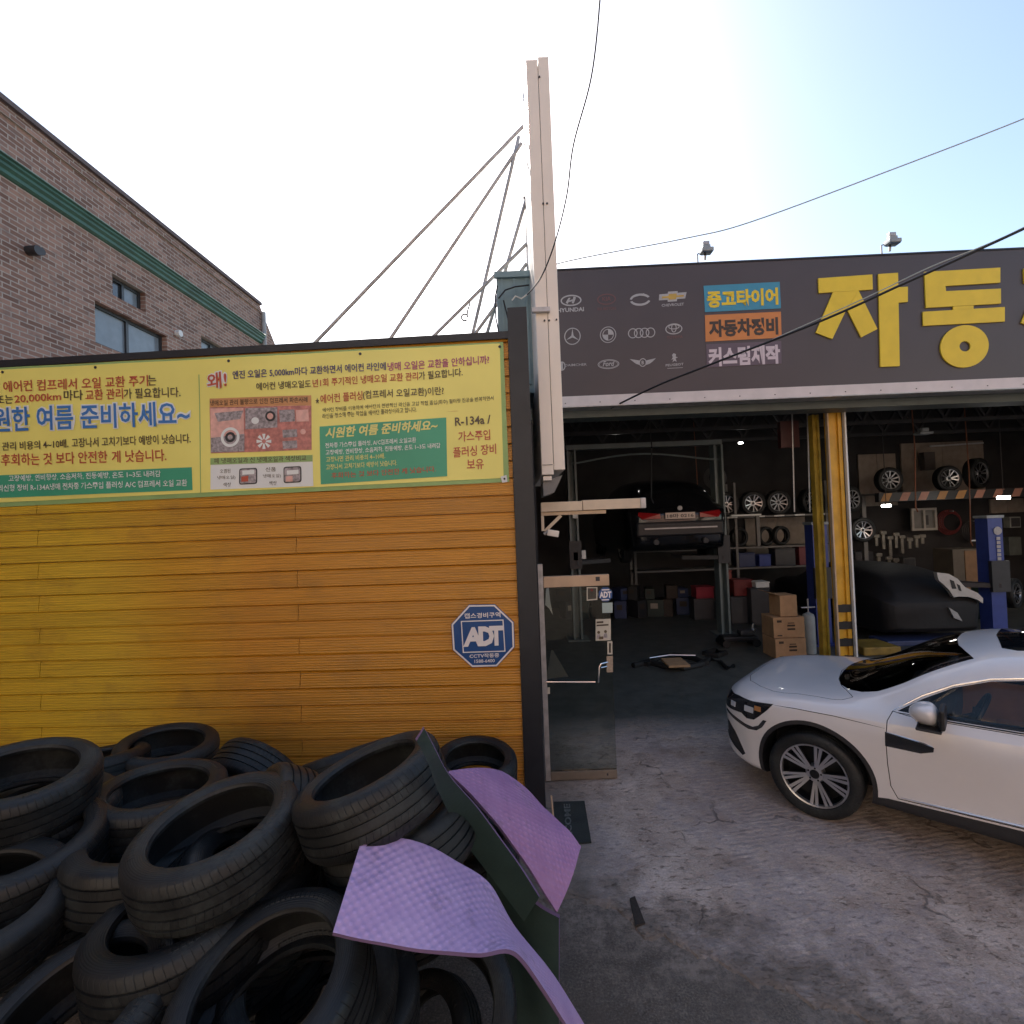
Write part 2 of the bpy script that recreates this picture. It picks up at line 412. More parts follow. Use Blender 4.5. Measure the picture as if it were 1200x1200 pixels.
# ---------------------------------------------------------------- yellow clad hut (front wall in the photo's left half)
WALL_Y = 4.3
WP = Plane(P(640, 955, WALL_Y), R(3.0))
WP.p0.z = 0
def mk_siding():
    M, g = newmat('ochre wood-grain siding', .38)
    tc = g.n('ShaderNodeTexCoord').outputs['Object']
    sx = g.n('ShaderNodeSeparateXYZ'); g.l(tc, sx.inputs[0]); x, z = sx.outputs[0], sx.outputs[2]
    mp = g.n('ShaderNodeMapping'); mp.inputs['Scale'].default_value = (1.3, 1.3, 55); g.l(tc, mp.inputs[0])
    gr = g.noise(mp.outputs[0], 1.6, 6, .6)
    big = g.noise(tc, .7, 4)
    left_mix = g.ramp(g.math('ADD', g.math('MULTIPLY_ADD', x, -.30, -.86), g.math('MULTIPLY', big, .35)), [(.05, 0.), (.5, 1.)])  # boards turn yellower and paler towards the left end
    v = g.mix(left_mix, (.66, .285, .024), (.74, .46, .03))
    row = g.n('ShaderNodeTexWhiteNoise'); row.noise_dimensions = '1D'; g.l(g.math('FLOOR', g.math('DIVIDE', z, .1435)), row.inputs['W'])
    v = g.mix(.30, v, g.ramp(row.outputs[0], [(0., .55), (1., 1.0)]), 'MULTIPLY')
    v = g.mix(.55, v, g.ramp(gr, [(.32, .52), (.6, 1.)]), 'MULTIPLY')
    st = g.ramp(g.noise(tc, 2.3, 5, .6), [(.54, 0.), (.75, .45)])
    v = g.mix(st, v, (.30, .15, .03))
    dark_mix = g.ramp(g.math('ADD', z, g.math('MULTIPLY', big, .8)), [(.45, .45), (1.0, 0.)])  # boards darker towards the bottom
    v = g.mix(dark_mix, v, (.20, .10, .03))
    g.l(v, g.b.inputs['Base Color'])
    rb = g.n('ShaderNodeTexWave'); rb.bands_direction = 'Z'; rb.inputs['Scale'].default_value = 15; rb.inputs['Distortion'].default_value = .5
    rb.inputs['Detail'].default_value = 2; rb.inputs['Detail Scale'].default_value = 3
    g.l(tc, rb.inputs['Vector'])
    v2 = g.mix(.32, v, g.ramp(rb.outputs[0], [(.0, .35), (.45, 1.)]), 'MULTIPLY'); g.l(v2, g.b.inputs['Base Color'])
    g.l(g.ramp(g.noise(tc, 1.4, 5), [(.35, .28), (.65, .5)]), g.b.inputs['Roughness'])
    g.bump(g.math('ADD', g.math('MULTIPLY', rb.outputs[0], .7), g.math('MULTIPLY', gr, .8)), .7, .005)
    return M
M_side = mk_siding()
hut = thing('clad_hut', 'low building clad in ochre yellow wood-grain boards behind the tyre heap', 'building', tuple(WP.p0))
HT = WP.pt(603, 396).z; PITCHB = .1435; U_L, U_R = -9.0, -.165
mb = MB()
joints_odd = [WP.uv(47, 670)[0], -6.2]; joints_even = [WP.uv(350, 700)[0], -5.2]
nrow = int(HT / PITCHB)
for r_ in range(nrow + 1):
    z0 = r_ * PITCHB; z1 = min(z0 + PITCHB, HT)
    if z1 - z0 < .02: continue
    js = sorted(joints_odd if r_ % 2 else joints_even)
    cuts = [U_L] + js + [U_R]
    for a, b in zip(cuts[:-1], cuts[1:]):
        a += .0025; b -= .0025
        q = [(.0, z0 + .007), (.022, z0 + .007), (.024, z0 + .012), (.010, z1 - .006), (.004, z1 - .001), (0, z1 + .004)]
        A = [WP.at(a, z, o) for o, z in q]; B = [WP.at(b, z, o) for o, z in q]
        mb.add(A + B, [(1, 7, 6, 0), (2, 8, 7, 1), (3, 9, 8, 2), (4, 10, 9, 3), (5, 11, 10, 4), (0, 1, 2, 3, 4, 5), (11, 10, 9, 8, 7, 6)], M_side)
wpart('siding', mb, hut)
def wbox(mb, pl, u0, u1, z0, z1, o0, o1, M):     # o: distance out of the wall (+ towards the street)
    vs = [pl.at(u, z, o) for u in (u0, u1) for o in (o0, o1) for z in (z0, z1)]
    mb.add(vs, [(0, 1, 3, 2), (4, 6, 7, 5), (0, 4, 5, 1), (2, 3, 7, 6), (0, 2, 6, 4), (1, 5, 7, 3)], M)
mb = MB()
M_hutw = mat('grey render', (.22, .21, .2), .8, bump=.2)
wbox(mb, WP, U_L, -.03, 0, HT - .02, -.12, -.002, M_hutw)
wbox(mb, WP, -.16, -.03, 0, 3.9, -3.5, -.122, M_hutw)
wbox(mb, WP, U_L, U_L + .15, 0, 3.9, -3.5, -.122, M_hutw)
wpart('wall', mb, hut)
mb = MB(); wbox(mb, WP, U_L + .152, -.162, 3.7, 3.86, -3.5, -.124, M_dark); wpart('roof', mb, hut)
mb = MB(); wbox(mb, WP, U_L, U_R + .005, HT + .003, HT + .05, -.14, .035, M_char)
wbox(mb, WP, U_L, U_R + .005, HT - .012, HT + .002, .02, .036, M_char); wpart('roof_flashing', mb, hut)
mb = MB()
wbox(mb, WP, -.162, .0, 0.02, WP.pt(614, 362).z, -.10, .045, M_char)
wpart('corner_post', mb, hut)
# thin loose cable down the edge of the siding
M_cab = mat('cable sheath', (.35, .28, .12), .6, var=.1)
mb = MB(); mb.tube([WP.pt(x, y, .03) for x, y in ((600, 402), (603, 440), (606, 500), (611, 560), (612, 620), (614, 700), (617, 780), (617, 860))], .004, M_cab, 6)
single('thin_cable', mb, 'thin yellowish cable hanging beside the charcoal corner post', 'cable')

# roof cabinet
M_bluegrey = mat('blue-grey sheet', (.20, .30, .34), .5, var=.12, vs=4)
rc = thing('roof_cabinet', 'pale blue-grey ribbed steel cabinet on the hut roof behind the tall panel', 'cabinet', P(605, 395, 5.4))
mb = MB(); a = P(584, 395, 5.4); b = P(624, 320, 5.4)
mb.box((a.x, 5.4, 3.86), (b.x + .25, 6.2, b.z), M_bluegrey, ch=.01)
wpart('body', mb, rc)
mb = MB()
for k in range(4):
    x = a.x + .05 + k * .13; mb.box((x, 5.375, 3.95), (x + .02, 5.398, b.z - .06), M_bluegrey)
mb.box((a.x - .02, 5.36, b.z - .05), (b.x + .26, 5.398, b.z + .012), M_bluegrey)
wpart('rib', mb, rc)

# ---------------------------------------------------------------- banner
def wave(q):
    return .007 * math.sin(q.x * 3.1) * math.sin(q.z * 2.3) + .0035 * math.sin(q.x * 6.3 + q.z * 4)
BP = Plane(WP.p0, R(3.0), wave)
M_ban = mat('yellow vinyl', (.88, .79, .20), .38, var=.06, vs=1.2, bump=.35, bs=2.2)
M_bang = mat('teal print', (.055, .36, .21), .42, var=.08, vs=2)
M_bor = mat('pale green edging', (.30, .45, .16), .5, var=.1)
M_tred = mat('red print', (.50, .09, .05), .45, var=0)
M_tblk = mat('dark print', (.10, .07, .04), .45, var=0)
M_tnavy = mat('navy print', (.06, .05, .17), .45, var=0)
M_tmag = mat('magenta print', (.42, .07, .20), .45, var=0)
M_tblu = mat('blue print', (.05, .20, .52), .45, var=0)
M_twht = mat('white print', (.80, .82, .80), .45, var=0)
M_tyel = mat('pale yellow print', (.80, .75, .25), .45, var=0)
M_tpink = mat('pale pink print', (.74, .42, .36), .45, var=.15, vs=20)
M_pgry = mat('grey photo print', (.34, .30, .31), .45, var=.5, vs=40)
M_pred = mat('rose photo print', (.52, .20, .17), .45, var=.3, vs=25)
banner = thing('banner', 'yellow vinyl banner about air conditioning oil on the boarded wall', 'banner', BP.pt(300, 500, .03))
O = .034
mb = MB()
patch_on(mb, BP, [(-190, 442), (590, 402), (597, 565), (-190, 604)], M_bor, O - .004, 60, 14)
patch_on(mb, BP, [(-190, 445), (586, 404), (590.5, 560.5), (-190, 598.5)], M_ban, O, 60, 14)
patch_on(mb, BP, [(235.2, 440), (236.2, 440), (239, 578), (238, 578)], M_bor, O + .002, 1, 14)
wpart('sheet', mb, banner)
for x, y in ((8, 437.5), (116, 432), (271, 424.5), (424, 416.5), (586, 408)): mb = MB(); disc_on(mb, BP, (x, y), 1.7, 1.7, M_dark, O + .004, 10); wpart('eyelet', mb, banner)
mb = MB()
patch_on(mb, BP, [(587, 559), (594, 557), (595, 565), (589, 566)], M_white, O + .005, 2, 2)
disc_on(mb, BP, (591.5, 561.5), 1.3, 1.3, M_dark, O + .008, 8)
wpart('corner_tag', mb, banner)
mb = MB()
patch_on(mb, BP, [(-60, 560), (228, 548), (229, 574.5), (-60, 586.5)], M_bang, O + .003, 20, 3)
def rrect(q, r):     # rounded corners on a skewed quad
    out = []
    for i in range(4):
        p, a, b = Vector(q[i]), Vector(q[i - 1]), Vector(q[(i + 1) % 4])
        u, v = (a - p).normalized() * r, (b - p).normalized() * r
        for t in (0, .3, .6, 1): out.append(tuple((p + u * (1 - t) ** 2 + v * t ** 2)))
    return out
patch_on(mb, BP, [(377, 501), (523.6, 490), (525, 558.5), (378.4, 568)], M_bang, O + .003, 24, 10)
wpart('printed_panel', mb, banner)
mb = MB()
patch_on(mb, BP, [(248, 468), (367, 464.5), (367.3, 476), (248, 477.8)], mat('orange print', (.62, .30, .12), .45, var=.1), O + .003, 6, 1)
patch_on(mb, BP, [(248, 478), (367.4, 476.2), (368, 528), (249.7, 531.7)], M_pred, O + .003, 8, 4)
patch_on(mb, BP, [(249, 479.5), (288, 479), (289, 529.5), (250, 531)], M_tpink, O + .006, 4, 4)
patch_on(mb, BP, [(250, 514), (289, 509), (289, 529.5), (250, 531)], M_pgry, O + .0075, 4, 4)
patch_on(mb, BP, [(254, 485), (288, 482), (284, 492), (258, 495)], M_pgry, O + .0075, 4, 4)
patch_on(mb, BP, [(290, 479.5), (328, 478.5), (328, 502), (290, 504)], M_pgry, O + .006, 4, 4)
patch_on(mb, BP, [(330, 482), (348, 481), (349, 495), (331, 496)], M_pgry, O + .006, 3, 3)
patch_on(mb, BP, [(349.5, 482), (364, 481), (365, 495), (350.5, 495.5)], M_tpink, O + .006, 3, 3)
for qx, qy in ((334, 505), (334, 518)):
    patch_on(mb, BP, [(qx, qy), (qx + 17, qy - 1), (qx + 17.5, qy + 8), (qx + .5, qy + 9)], M_pgry, O + .006, 3, 3)
for i in range(8):
    a = i * math.pi / 4; c_ = (312, 518)
    poly_on(mb, BP, [(c_[0] + r_ * math.cos(a + d), c_[1] + r_ * math.sin(a + d)) for r_, d in ((2.5, -.3), (9, -.22), (9, .22), (2.5, .3))], M_twht, O + .006)
ring_on(mb, BP, (272.5, 513), 11, 11.5, 3.2, M_twht, O + .0095); ring_on(mb, BP, (272.5, 513), 6, 6, 3, M_dark, O + .0095)
disc_on(mb, BP, (302, 494), 4.5, 4, M_twht, O + .009); disc_on(mb, BP, (320, 489), 6, 6, M_dark, O + .009); disc_on(mb, BP, (320, 489), 3.6, 3.6, M_tpink, O + .0115)
disc_on(mb, BP, (358, 507), 3.2, 3.2, M_tpink, O + .006)
patch_on(mb, BP, [(249.7, 537.5), (369, 534), (369.7, 570), (250, 574)], M_twht, O + .003, 8, 2)
patch_on(mb, BP, [(249.7, 537.5), (369, 534), (369.1, 541.5), (249.8, 545.2)], M_bor, O + .006, 8, 1)
for qx in (283, 335):
    poly_on(mb, BP, rrect([(qx, 549.5 - (qx - 283) * .035), (qx + 21, 548.6 - (qx - 283) * .035), (qx + 21, 567.4 - (qx - 283) * .035), (qx, 568.5 - (qx - 283) * .035)], 3), M_dark, O + .006)
    poly_on(mb, BP, rrect([(qx + 1.2, 550.7 - (qx - 283) * .035), (qx + 19.8, 549.9 - (qx - 283) * .035), (qx + 19.8, 566.2 - (qx - 283) * .035), (qx + 1.2, 567.2 - (qx - 283) * .035)], 2), M_pgry, O + .008)
    patch_on(mb, BP, [(qx + 3, 559), (qx + 11, 558), (qx + 11, 564.5), (qx + 3, 565)], M_tpink if qx > 300 else M_tred, O + .0105, 1, 1)
    patch_on(mb, BP, [(qx + 4, 552), (qx + 18, 551), (qx + 18, 556), (qx + 4, 557)], M_twht, O + .0105, 1, 1)
wpart('photo_print', mb, banner)
def T(s, A, B, h, M, bold=.012, off=O + .0065, shear=0.0):
    TB = MB(); text_on(TB, BP, s, A, B, h, M, bold, off, 1 if h < 9 else 2, shear=shear); wpart('lettering', TB, banner)
T('에어컨 컴프레서 오일 교환 주기', (9, 461), (178, 454), 13, M_tred); T('는', (178, 453.5), (187.5, 453), 12, M_tblk)
T('또는', (0, 474.5), (20, 473.7), 10, M_tblk); T('20,000km', (22, 474.6), (77, 471.5), 10, M_tred); T('마다', (80, 470.8), (102, 470), 12, M_tblk)
T('교환 관리', (105, 470.5), (149, 468.8), 12.5, M_tred); T('가 필요합니다.', (150, 469), (215, 466.5), 12, M_tblk)
T('시원한 여름 준비하세요~', (-27, 509.5), (227, 500.3), 31, M_twht, .085, O + .005); T('시원한 여름 준비하세요~', (-26, 508.3), (226, 499.5), 28.5, M_tblu, .02, O + .0085)
T('에어컨 관리 비용의 4~10배.', (-22, 530), (86, 525.5), 10, M_tblk); T('고장나서 고치기보다 예방이 낫습니다.', (90, 525.5), (227, 520), 11, M_tblk)
T('후회하는 것', (6, 546.6), (66, 545), 14, M_tred); T('보다 안전한', (71, 544.8), (131, 543), 14, M_tred); T('게 낫습니다.', (136, 543), (199, 541), 14, M_tred)
T('고장예방, 연비향상, 소음저하, 진동예방, 온도 1~3도 내려감', (15, 565.3), (192, 559.6), 8, M_twht)
T('최신형 장비 R-134A냉매 전차종 가스주입 플러싱 A/C 컴프레서 오일 교환', (3, 576.5), (223, 570), 8, M_twht)
T('시원한 여름 준비하세요~', (384, 515), (514, 505), 12.5, M_tyel, .03, shear=.2)
T('전차종 가스주입 플러싱, A/C컴프레서 오일교환', (384, 526.6), (489, 519.6), 6.5, M_twht); T('고장예방, 연비향상, 소음저하, 진동예방, 온도 1~3도 내려감', (384.4, 534.6), (517, 526), 6.5, M_twht)
T('고장나면 관리 비용의 4~10배.', (385, 542.6), (453, 538), 6.5, M_tyel); T('고장나서 고치기보다 예방이 낫습니다.', (385, 551.5), (467, 546), 6.5, M_tyel)
T('후회하는 것 보다 안전한 게 낫습니다.', (391, 561.5), (512, 553.5), 7, M_tred)
T('왜!', (245, 459), (270, 455.5), 21, M_twht, .1, O + .005); T('왜!', (246, 458), (269, 455), 19, M_tred, .02, O + .0085)
T('엔진 오일은 5,000km마다 교환하면서 에어컨 라인에', (275.8, 446.2), (454, 436), 10, M_tnavy, .015); T('냉매 오일은 교환을 안하십니까?', (456, 436.5), (574, 428), 10, M_tmag, .015)
T('에어컨 냉매오일도', (303.5, 459), (367, 455.5), 9, M_tblk); T('년1회 주기적인 냉매오일 교환 관리', (369, 455.5), (491, 446.6), 9.5, M_tred); T('가 필요합니다.', (492, 446.6), (543, 442), 9.5, M_tblk)
T('냉매오일 관리 불량으로 인한 컴프레서 파손사례', (249, 476.6), (363, 472.8), 6.5, M_tblk); T('폐 냉매오일과 신 냉매오일과 색상비교', (254, 544), (362, 540.6), 6.5, M_tblk)
for s, qx in (('오염된', 258), ('신품', 311)):
    dy = -(qx - 258) * .035
    T(s, (qx + 3, 555 + dy), (qx + 15, 554.6 + dy), 5, M_tblk, 0); T('냉매오일)', (qx, 563 + dy), (qx + 21, 562.4 + dy), 5, M_tblk, 0); T('색상', (qx + 7, 571 + dy), (qx + 16, 570.6 + dy), 5, M_tblk, 0)
T('★', (372, 474.6), (377, 474.3), 7, M_tblk); T('에어컨 플러싱', (378, 474.5), (427, 470), 10.5, M_tred); T('(컴프레서 오일교환)이란?', (427.5, 470.5), (521, 465), 11, M_tblk)
T('에어컨 장비를 이용하여 에어컨의 전반적인 라인을 고압 직접 흡입(회수) 필터링 진공을 반복하면서', (380.5, 485.2), (579, 471), 6, M_tblk, .005)
T('라인을 청소해 주는 작업을 에어컨 플러싱이라고 합니다.', (380.5, 492), (489.6, 483.8), 6, M_tblk, .005)
T('R-134a /', (534, 500), (575.5, 497.2), 10, M_tblk, .02); T('가스주입', (538, 518.5), (575, 516), 12, M_tred); T('플러싱 장비', (532, 537), (582, 532.5), 12, M_tred); T('보유', (548, 551), (567.6, 550), 12, M_tred)

# ---------------------------------------------------------------- octagonal sign
M_oct = mat('blue enamel', (.018, .075, .24), .35, var=.08)
M_octw = mat('white enamel', (.78, .74, .74), .4, var=.05)
osg = thing('security_sign', 'blue octagonal alarm sign with white letters low on the yellow boards', 'sign', WP.pt(566, 744, .03))
Z = lambda x, y: (500 + x / 8.571, 680 + y / 8.571)
oc = [Z(*p) for p in ((430, 238), (688, 234), (878, 412), (886, 662), (710, 855), (462, 862), (270, 690), (254, 432))]
cx, cy = 566.4, 744
mb = MB()
sc = lambda k: [(cx + (x - cx) * k, cy + (y - cy) * k) for x, y in oc]
mb.prism([WP.pt(x, y, .024) for x, y in sc(1.0)], WP.n * .012, M_oct)
wpart('plate', mb, osg)
mb = MB()
for a, b in ((.985, .935),):
    A = [WP.pt(x, y, .039) for x, y in sc(a)]; B = [WP.pt(x, y, .039) for x, y in sc(b)]
    mb.add(A + B, [(i, (i + 1) % 8, 8 + (i + 1) % 8, 8 + i) for i in range(8)], M_octw)
fr = [Z(*p) for p in ((350, 400), (775, 385), (795, 705), (370, 718))]
A = [WP.pt(x, y, .039) for x, y in fr]; fcx = sum(p[0] for p in fr) / 4; fcy = sum(p[1] for p in fr) / 4
B = [WP.pt(fcx + (x - fcx) * .95, fcy + (y - fcy) * .935, .039) for x, y in fr]
mb.add(A + B, [(i, (i + 1) % 4, 4 + (i + 1) % 4, 4 + i) for i in range(4)], M_octw)
wpart('border', mb, osg)
mb = MB()
text_on(mb, WP, '캡스경비구역', (545, 724), (587, 722.3), 6.2, M_octw, .02, .039)
text_on(mb, WP, 'CCTV작동중', (551, 770), (585.5, 768.8), 5, M_octw, .02, .039); text_on(mb, WP, '1588-6400', (556.8, 775.5), (580.3, 774.6), 4, M_octw, .015, .039)
text_on(mb, WP, 'A', (543.6, 756.8), (566.5, 755.8), 22.5, M_octw, .045, .0395, lean=.02)
text_on(mb, WP, 'D', (561.8, 756), (580, 755.4), 23, M_octw, .06, .0415); text_on(mb, WP, 'T', (574.5, 755.4), (590.5, 754.8), 23, M_octw, .05, .0435)
wpart('lettering', mb, osg)

# ---------------------------------------------------------------- tall edge-on sign panel with its braces
PY = 4.62
a = P(625.5, 310, PY); b = P(652.5, 310, PY); zt = P(633, 67, PY).z; zb = P(646, 556, PY).z
pyl = thing('projecting_sign', 'tall cream sign panel seen edge-on above the charcoal corner post', 'sign', (a.x, PY, zb))
xm = a.x + (b.x - a.x) * .52
mb = MB()
mb.box((a.x, PY, zb), (xm - .002, PY + 1.5, zt - .02), M_cream, ch=.004); mb.box((xm + .002, PY - .004, zb + .04), (b.x, PY + 1.5, zt), M_cream, ch=.004)
wpart('panel', mb, pyl)
mb = MB()
mb.box((a.x + .012, PY + .02, zb - .05), (xm - .02, PY + .5, zb - .012), M_cream); mb.box((a.x + .006, PY - .006, zb + .085), (xm - .01, PY - .001, zb + .09), M_dark)
mb.prism([(a.x + .01, PY + .05, zb - .06), (b.x - .02, PY + .05, zb - .005), (xm, PY + .05, zb - .16), (a.x + .01, PY + .05, zb - .19)], (0, .4, 0), M_hutw)
mb.box((xm - .03, PY + .01, zb + .1), (xm + .03, PY + 1.4, zt - .1), M_dark)
wpart('bracket', mb, pyl)
for px_, py_ in ((636.5, 239), (641, 239), (638, 376), (643.5, 376), (652, 375), (632, 91)):
    q = P(px_, py_, PY); mb = MB(); mb.tube([q + Vector((0, -.012, 0)), q + Vector((0, .01, 0))], .009, M_dark, 8); wpart('bolt', mb, pyl)
q = P(631, 365, PY); mb = MB(); mb.box((q.x - .06, PY - .05, q.z - .02), (q.x + .10, PY - .006, q.z + .02), M_galv)
wpart('bracket', mb, pyl)
for A_, B_ in (((613, 148), (345, 427)), ((611, 168), (440, 423)), ((608, 160), (547, 421)), ((617, 232), (562, 421)), ((617, 286), (485, 417)), ((617, 309), (535, 421))):
    mb = MB(); mb.tube([P(A_[0], A_[1], 5.7), P(B_[0], B_[1], 5.9)], .02, M_galv, 8); wpart('brace', mb, pyl)
mb = MB()
mb.tube([P(615, 110, 5.7), P(620.5, 360, 5.7)], .022, M_galv, 8); mb.tube([P(618, 105, 6.0), P(623.5, 360, 6.0)], .02, M_galv, 8)
for y in (150, 232, 288, 330): mb.tube([P(613, y, 5.7), P(628, y - 3, 5.7)], .015, M_galv, 6)
wpart('frame', mb, pyl)
mb = MB(); c0 = P(544.5, 372, 5.78)
mb.tube([c0 + Vector((.038 * math.cos(t * .6), 0, .038 * math.sin(t * .6))) for t in range(10)], .009, M_dark, 6); mb.tube([c0 + Vector((.03, 0, .02)), P(548, 364, 5.8)], .008, M_dark, 6); mb.tube([P(548, 364, 5.8), P(551, 355, 5.8)], .008, M_dark, 6)
wpart('shackle', mb, pyl)
# wires tangled behind
mb = MB()
for pts in (((583, 335), (580, 350), (581, 372), (585, 393)), ((590, 352), (596, 376), (598, 394)), ((584, 350), (592, 340), (604, 336), (620, 334)), ((600, 352), (604, 347), (611, 350), (618, 345))):
    mb.tube([P(x, y, 5.3) for x, y in pts], .008, M_black if pts[0][0] < 591 else M_white, 6)
single('loose_wire', mb, 'loose black and white wires looping over the blue-grey roof cabinet', 'wire')

# ---------------------------------------------------------------- brick building far left
d = ray(625, 621); BRP = Plane(P(0, 195, 6.2), -math.atan2(d.y, d.x))
def mk_brick():
    M, g = newmat('brown brick', .85)
    tc = g.n('ShaderNodeTexCoord').outputs['Object']
    sx = g.n('ShaderNodeSeparateXYZ'); g.l(tc, sx.inputs[0])
    cb = g.n('ShaderNodeCombineXYZ'); g.l(sx.outputs[1], cb.inputs[0]); g.l(sx.outputs[2], cb.inputs[1])
    br = g.n('ShaderNodeTexBrick'); g.l(cb.outputs[0], br.inputs['Vector'])
    br.inputs['Scale'].default_value = 1; br.inputs['Brick Width'].default_value = .205; br.inputs['Row Height'].default_value = .066
    br.inputs['Mortar Size'].default_value = .009; br.inputs['Mortar Smooth'].default_value = .2
    br.inputs['Color1'].default_value = (.19, .098, .07, 1); br.inputs['Color2'].default_value = (.40, .235, .175, 1); br.inputs['Mortar'].default_value = (.46, .385, .33, 1)
    v = g.mix(.5, br.outputs[0], g.ramp(g.noise(tc, 1.2, 6), [(.3, .72), (.7, 1.)]), 'MULTIPLY')
    v = g.mix(g.ramp(g.noise(tc, 8, 5), [(.5, 0.), (.75, .55)]), v, (.16, .125, .115))
    g.l(v, g.b.inputs['Base Color']); g.bump(g.math('MULTIPLY', br.outputs[1], -1), .6, .01)
    return M
M_brick = mk_brick()
brb = thing('brick_building', 'brown brick building with green cornice rising behind the yellow boards', 'building', tuple(BRP.p0 * 1)); brb.location.z = 0
uE = BRP.uv(305, 385)[0]; zr = BRP.pt(150, 236).z; U0_ = -9.0
print('brick roof z', BRP.pt(0, 115).z, BRP.pt(308, 365).z, 'uE', uE, 'gutter', BRP.pt(0, 200).z, BRP.pt(300, 385).z)
holes = []
def hole(tl, br_): 
    u0, z1 = BRP.uv(*tl); u1, z0 = BRP.uv(*br_); holes.append((u0, u1, z0, z1)); return holes[-1]
h1 = hole((131.5, 320), (171, 366.5))
u0, z1 = BRP.uv(111, 351.5); _, z0 = BRP.uv(113.7, 402); u1 = BRP.uv(195.5, 400)[0]; h2 = (u0, u1, z0, z1); holes.append(h2)
u0, z1 = BRP.uv(235.6, 392.7); u1 = BRP.uv(267, 410)[0]; h3 = (u0, u1, z1 - .9, z1); holes.append(h3)
us = sorted(set([U0_, uE] + [h[0] for h in holes] + [h[1] for h in holes])); zs = sorted(set([0, zr] + [h[2] for h in holes] + [h[3] for h in holes]))
mb = MB()
for i in range(len(us) - 1):
    for j in range(len(zs) - 1):
        uc, zc = (us[i] + us[i + 1]) / 2, (zs[j] + zs[j + 1]) / 2
        if any(h[0] < uc < h[1] and h[2] < zc < h[3] for h in holes): continue
        mb.add([BRP.at(u, z) for u, z in ((us[i], zs[j]), (us[i + 1], zs[j]), (us[i + 1], zs[j + 1]), (us[i], zs[j + 1]))], [(0, 1, 2, 3)], M_brick)
for h in holes:
    c4 = [(h[0], h[2]), (h[1], h[2]), (h[1], h[3]), (h[0], h[3])]
    for k in range(4):
        a, b = c4[k], c4[(k + 1) % 4]
        mb.add([BRP.at(a[0], a[1], 0), BRP.at(b[0], b[1], 0), BRP.at(b[0], b[1], -.16), BRP.at(a[0], a[1], -.16)], [(0, 1, 2, 3)], M_brick)
# sloping end bay and the rest of the block
mb.prism([BRP.at(uE + .004, 0), BRP.at(uE + 1.0, 0), BRP.at(uE + 1.0, zr - 1.0), BRP.at(uE + .004, zr)], BRP.n * -5, M_brick)
mb.add([BRP.at(U0_, 0), BRP.at(U0_, 0, -6), BRP.at(U0_, zr, -6), BRP.at(U0_, zr)], [(0, 1, 2, 3)], M_brick)
mb.add([BRP.at(U0_, zr, -.3), BRP.at(uE, zr, -.3), BRP.at(uE, zr, -6), BRP.at(U0_, zr, -6)], [(0, 1, 2, 3)], M_hutw)
wpart('wall', mb, brb)
mb = MB()
M_cop = mat('parapet coping', (.13, .10, .10), .8, bump=.2)
wbox(mb, BRP, U0_, uE + .02, zr + .003, zr + .07, -.35, .05, M_cop); wbox(mb, BRP, U0_, uE, zr - .16, zr - .09, .002, .03, M_brick)
wpart('coping', mb, brb)
mb = MB(); zg = (BRP.pt(0, 184).z + BRP.pt(300, 390).z) / 2
q = [(0, 0), (.26, 0), (.28, -.05), (.22, -.08), (.22, -.14), (.16, -.18), (.16, -.26), (.09, -.32), (.09, -.42), (.04, -.46), (0, -.48)]
q = [(o * .55, z * .44) for o, z in q]
A = [BRP.at(U0_, zg + z, o + .002) for o, z in q]; B = [BRP.at(uE - .02, zg + z, o + .002) for o, z in q]; k = len(q)
mb.add(A + B, [(i, (i + 1) % k, k + (i + 1) % k, k + i) for i in range(k)] + [tuple(range(k)), tuple(range(k, 2 * k))], M_green)
wpart('cornice', mb, brb)
mb = MB(); mb.tube([BRP.at(uE + .06, zr - .15, .06), BRP.at(uE + .06, .1, .06)], .05, mat('grey downpipe', (.35, .36, .36), .5), 10); wpart('downpipe', mb, brb)
M_wfr = mat('bronze window frame', (.05, .055, .06), .4, .3)
M_pane = mat('window glass', (.05, .06, .07), .04, var=0, spec=.9)
M_palepane = mat('pale sky-toned glass', (.22, .26, .29), .15, var=.1)  # sky reflection put into the pale pane colour
for h, split in ((h1, .46), (h2, .48), (h3, .5)):
    mbf = MB(); e = .05
    wbox(mbf, BRP, h[0], h[1], h[3] - e, h[3], -.15, -.09, M_wfr); wbox(mbf, BRP, h[0], h[1], h[2], h[2] + e, -.15, -.09, M_wfr)
    um = h[0] + (h[1] - h[0]) * split
    for u_ in (h[0], h[1] - e, um - e / 2): wbox(mbf, BRP, u_, u_ + e, h[2] + e, h[3] - e, -.15, -.091, M_wfr)
    f = wpart('window', mbf, brb)
    mbp = MB()
    wbox(mbp, BRP, h[0] + e, um - e / 2, h[2] + e, h[3] - e, -.14, -.125, M_palepane if h is not h1 else M_pane); wbox(mbp, BRP, um + e / 2, h[1] - e, h[2] + e, h[3] - e, -.14, -.115, M_palepane)
    wpart('pane', mbp, f)
mb = MB(); q0 = BRP.pt(33, 294); mb.tube([q0 - BRP.n * .02, q0 + BRP.n * .14], .06, M_dark, 14); q0 = BRP.pt(41, 295); mb.tube([q0 - BRP.n * .02, q0 + BRP.n * .1], .05, M_dark, 14); wpart('vent', mb, brb); mb = MB()
q0 = BRP.pt(207, 391); mb.tube([q0 - BRP.n * .02, q0 + BRP.n * .08], .06, M_white, 14); wpart('vent', mb, brb)

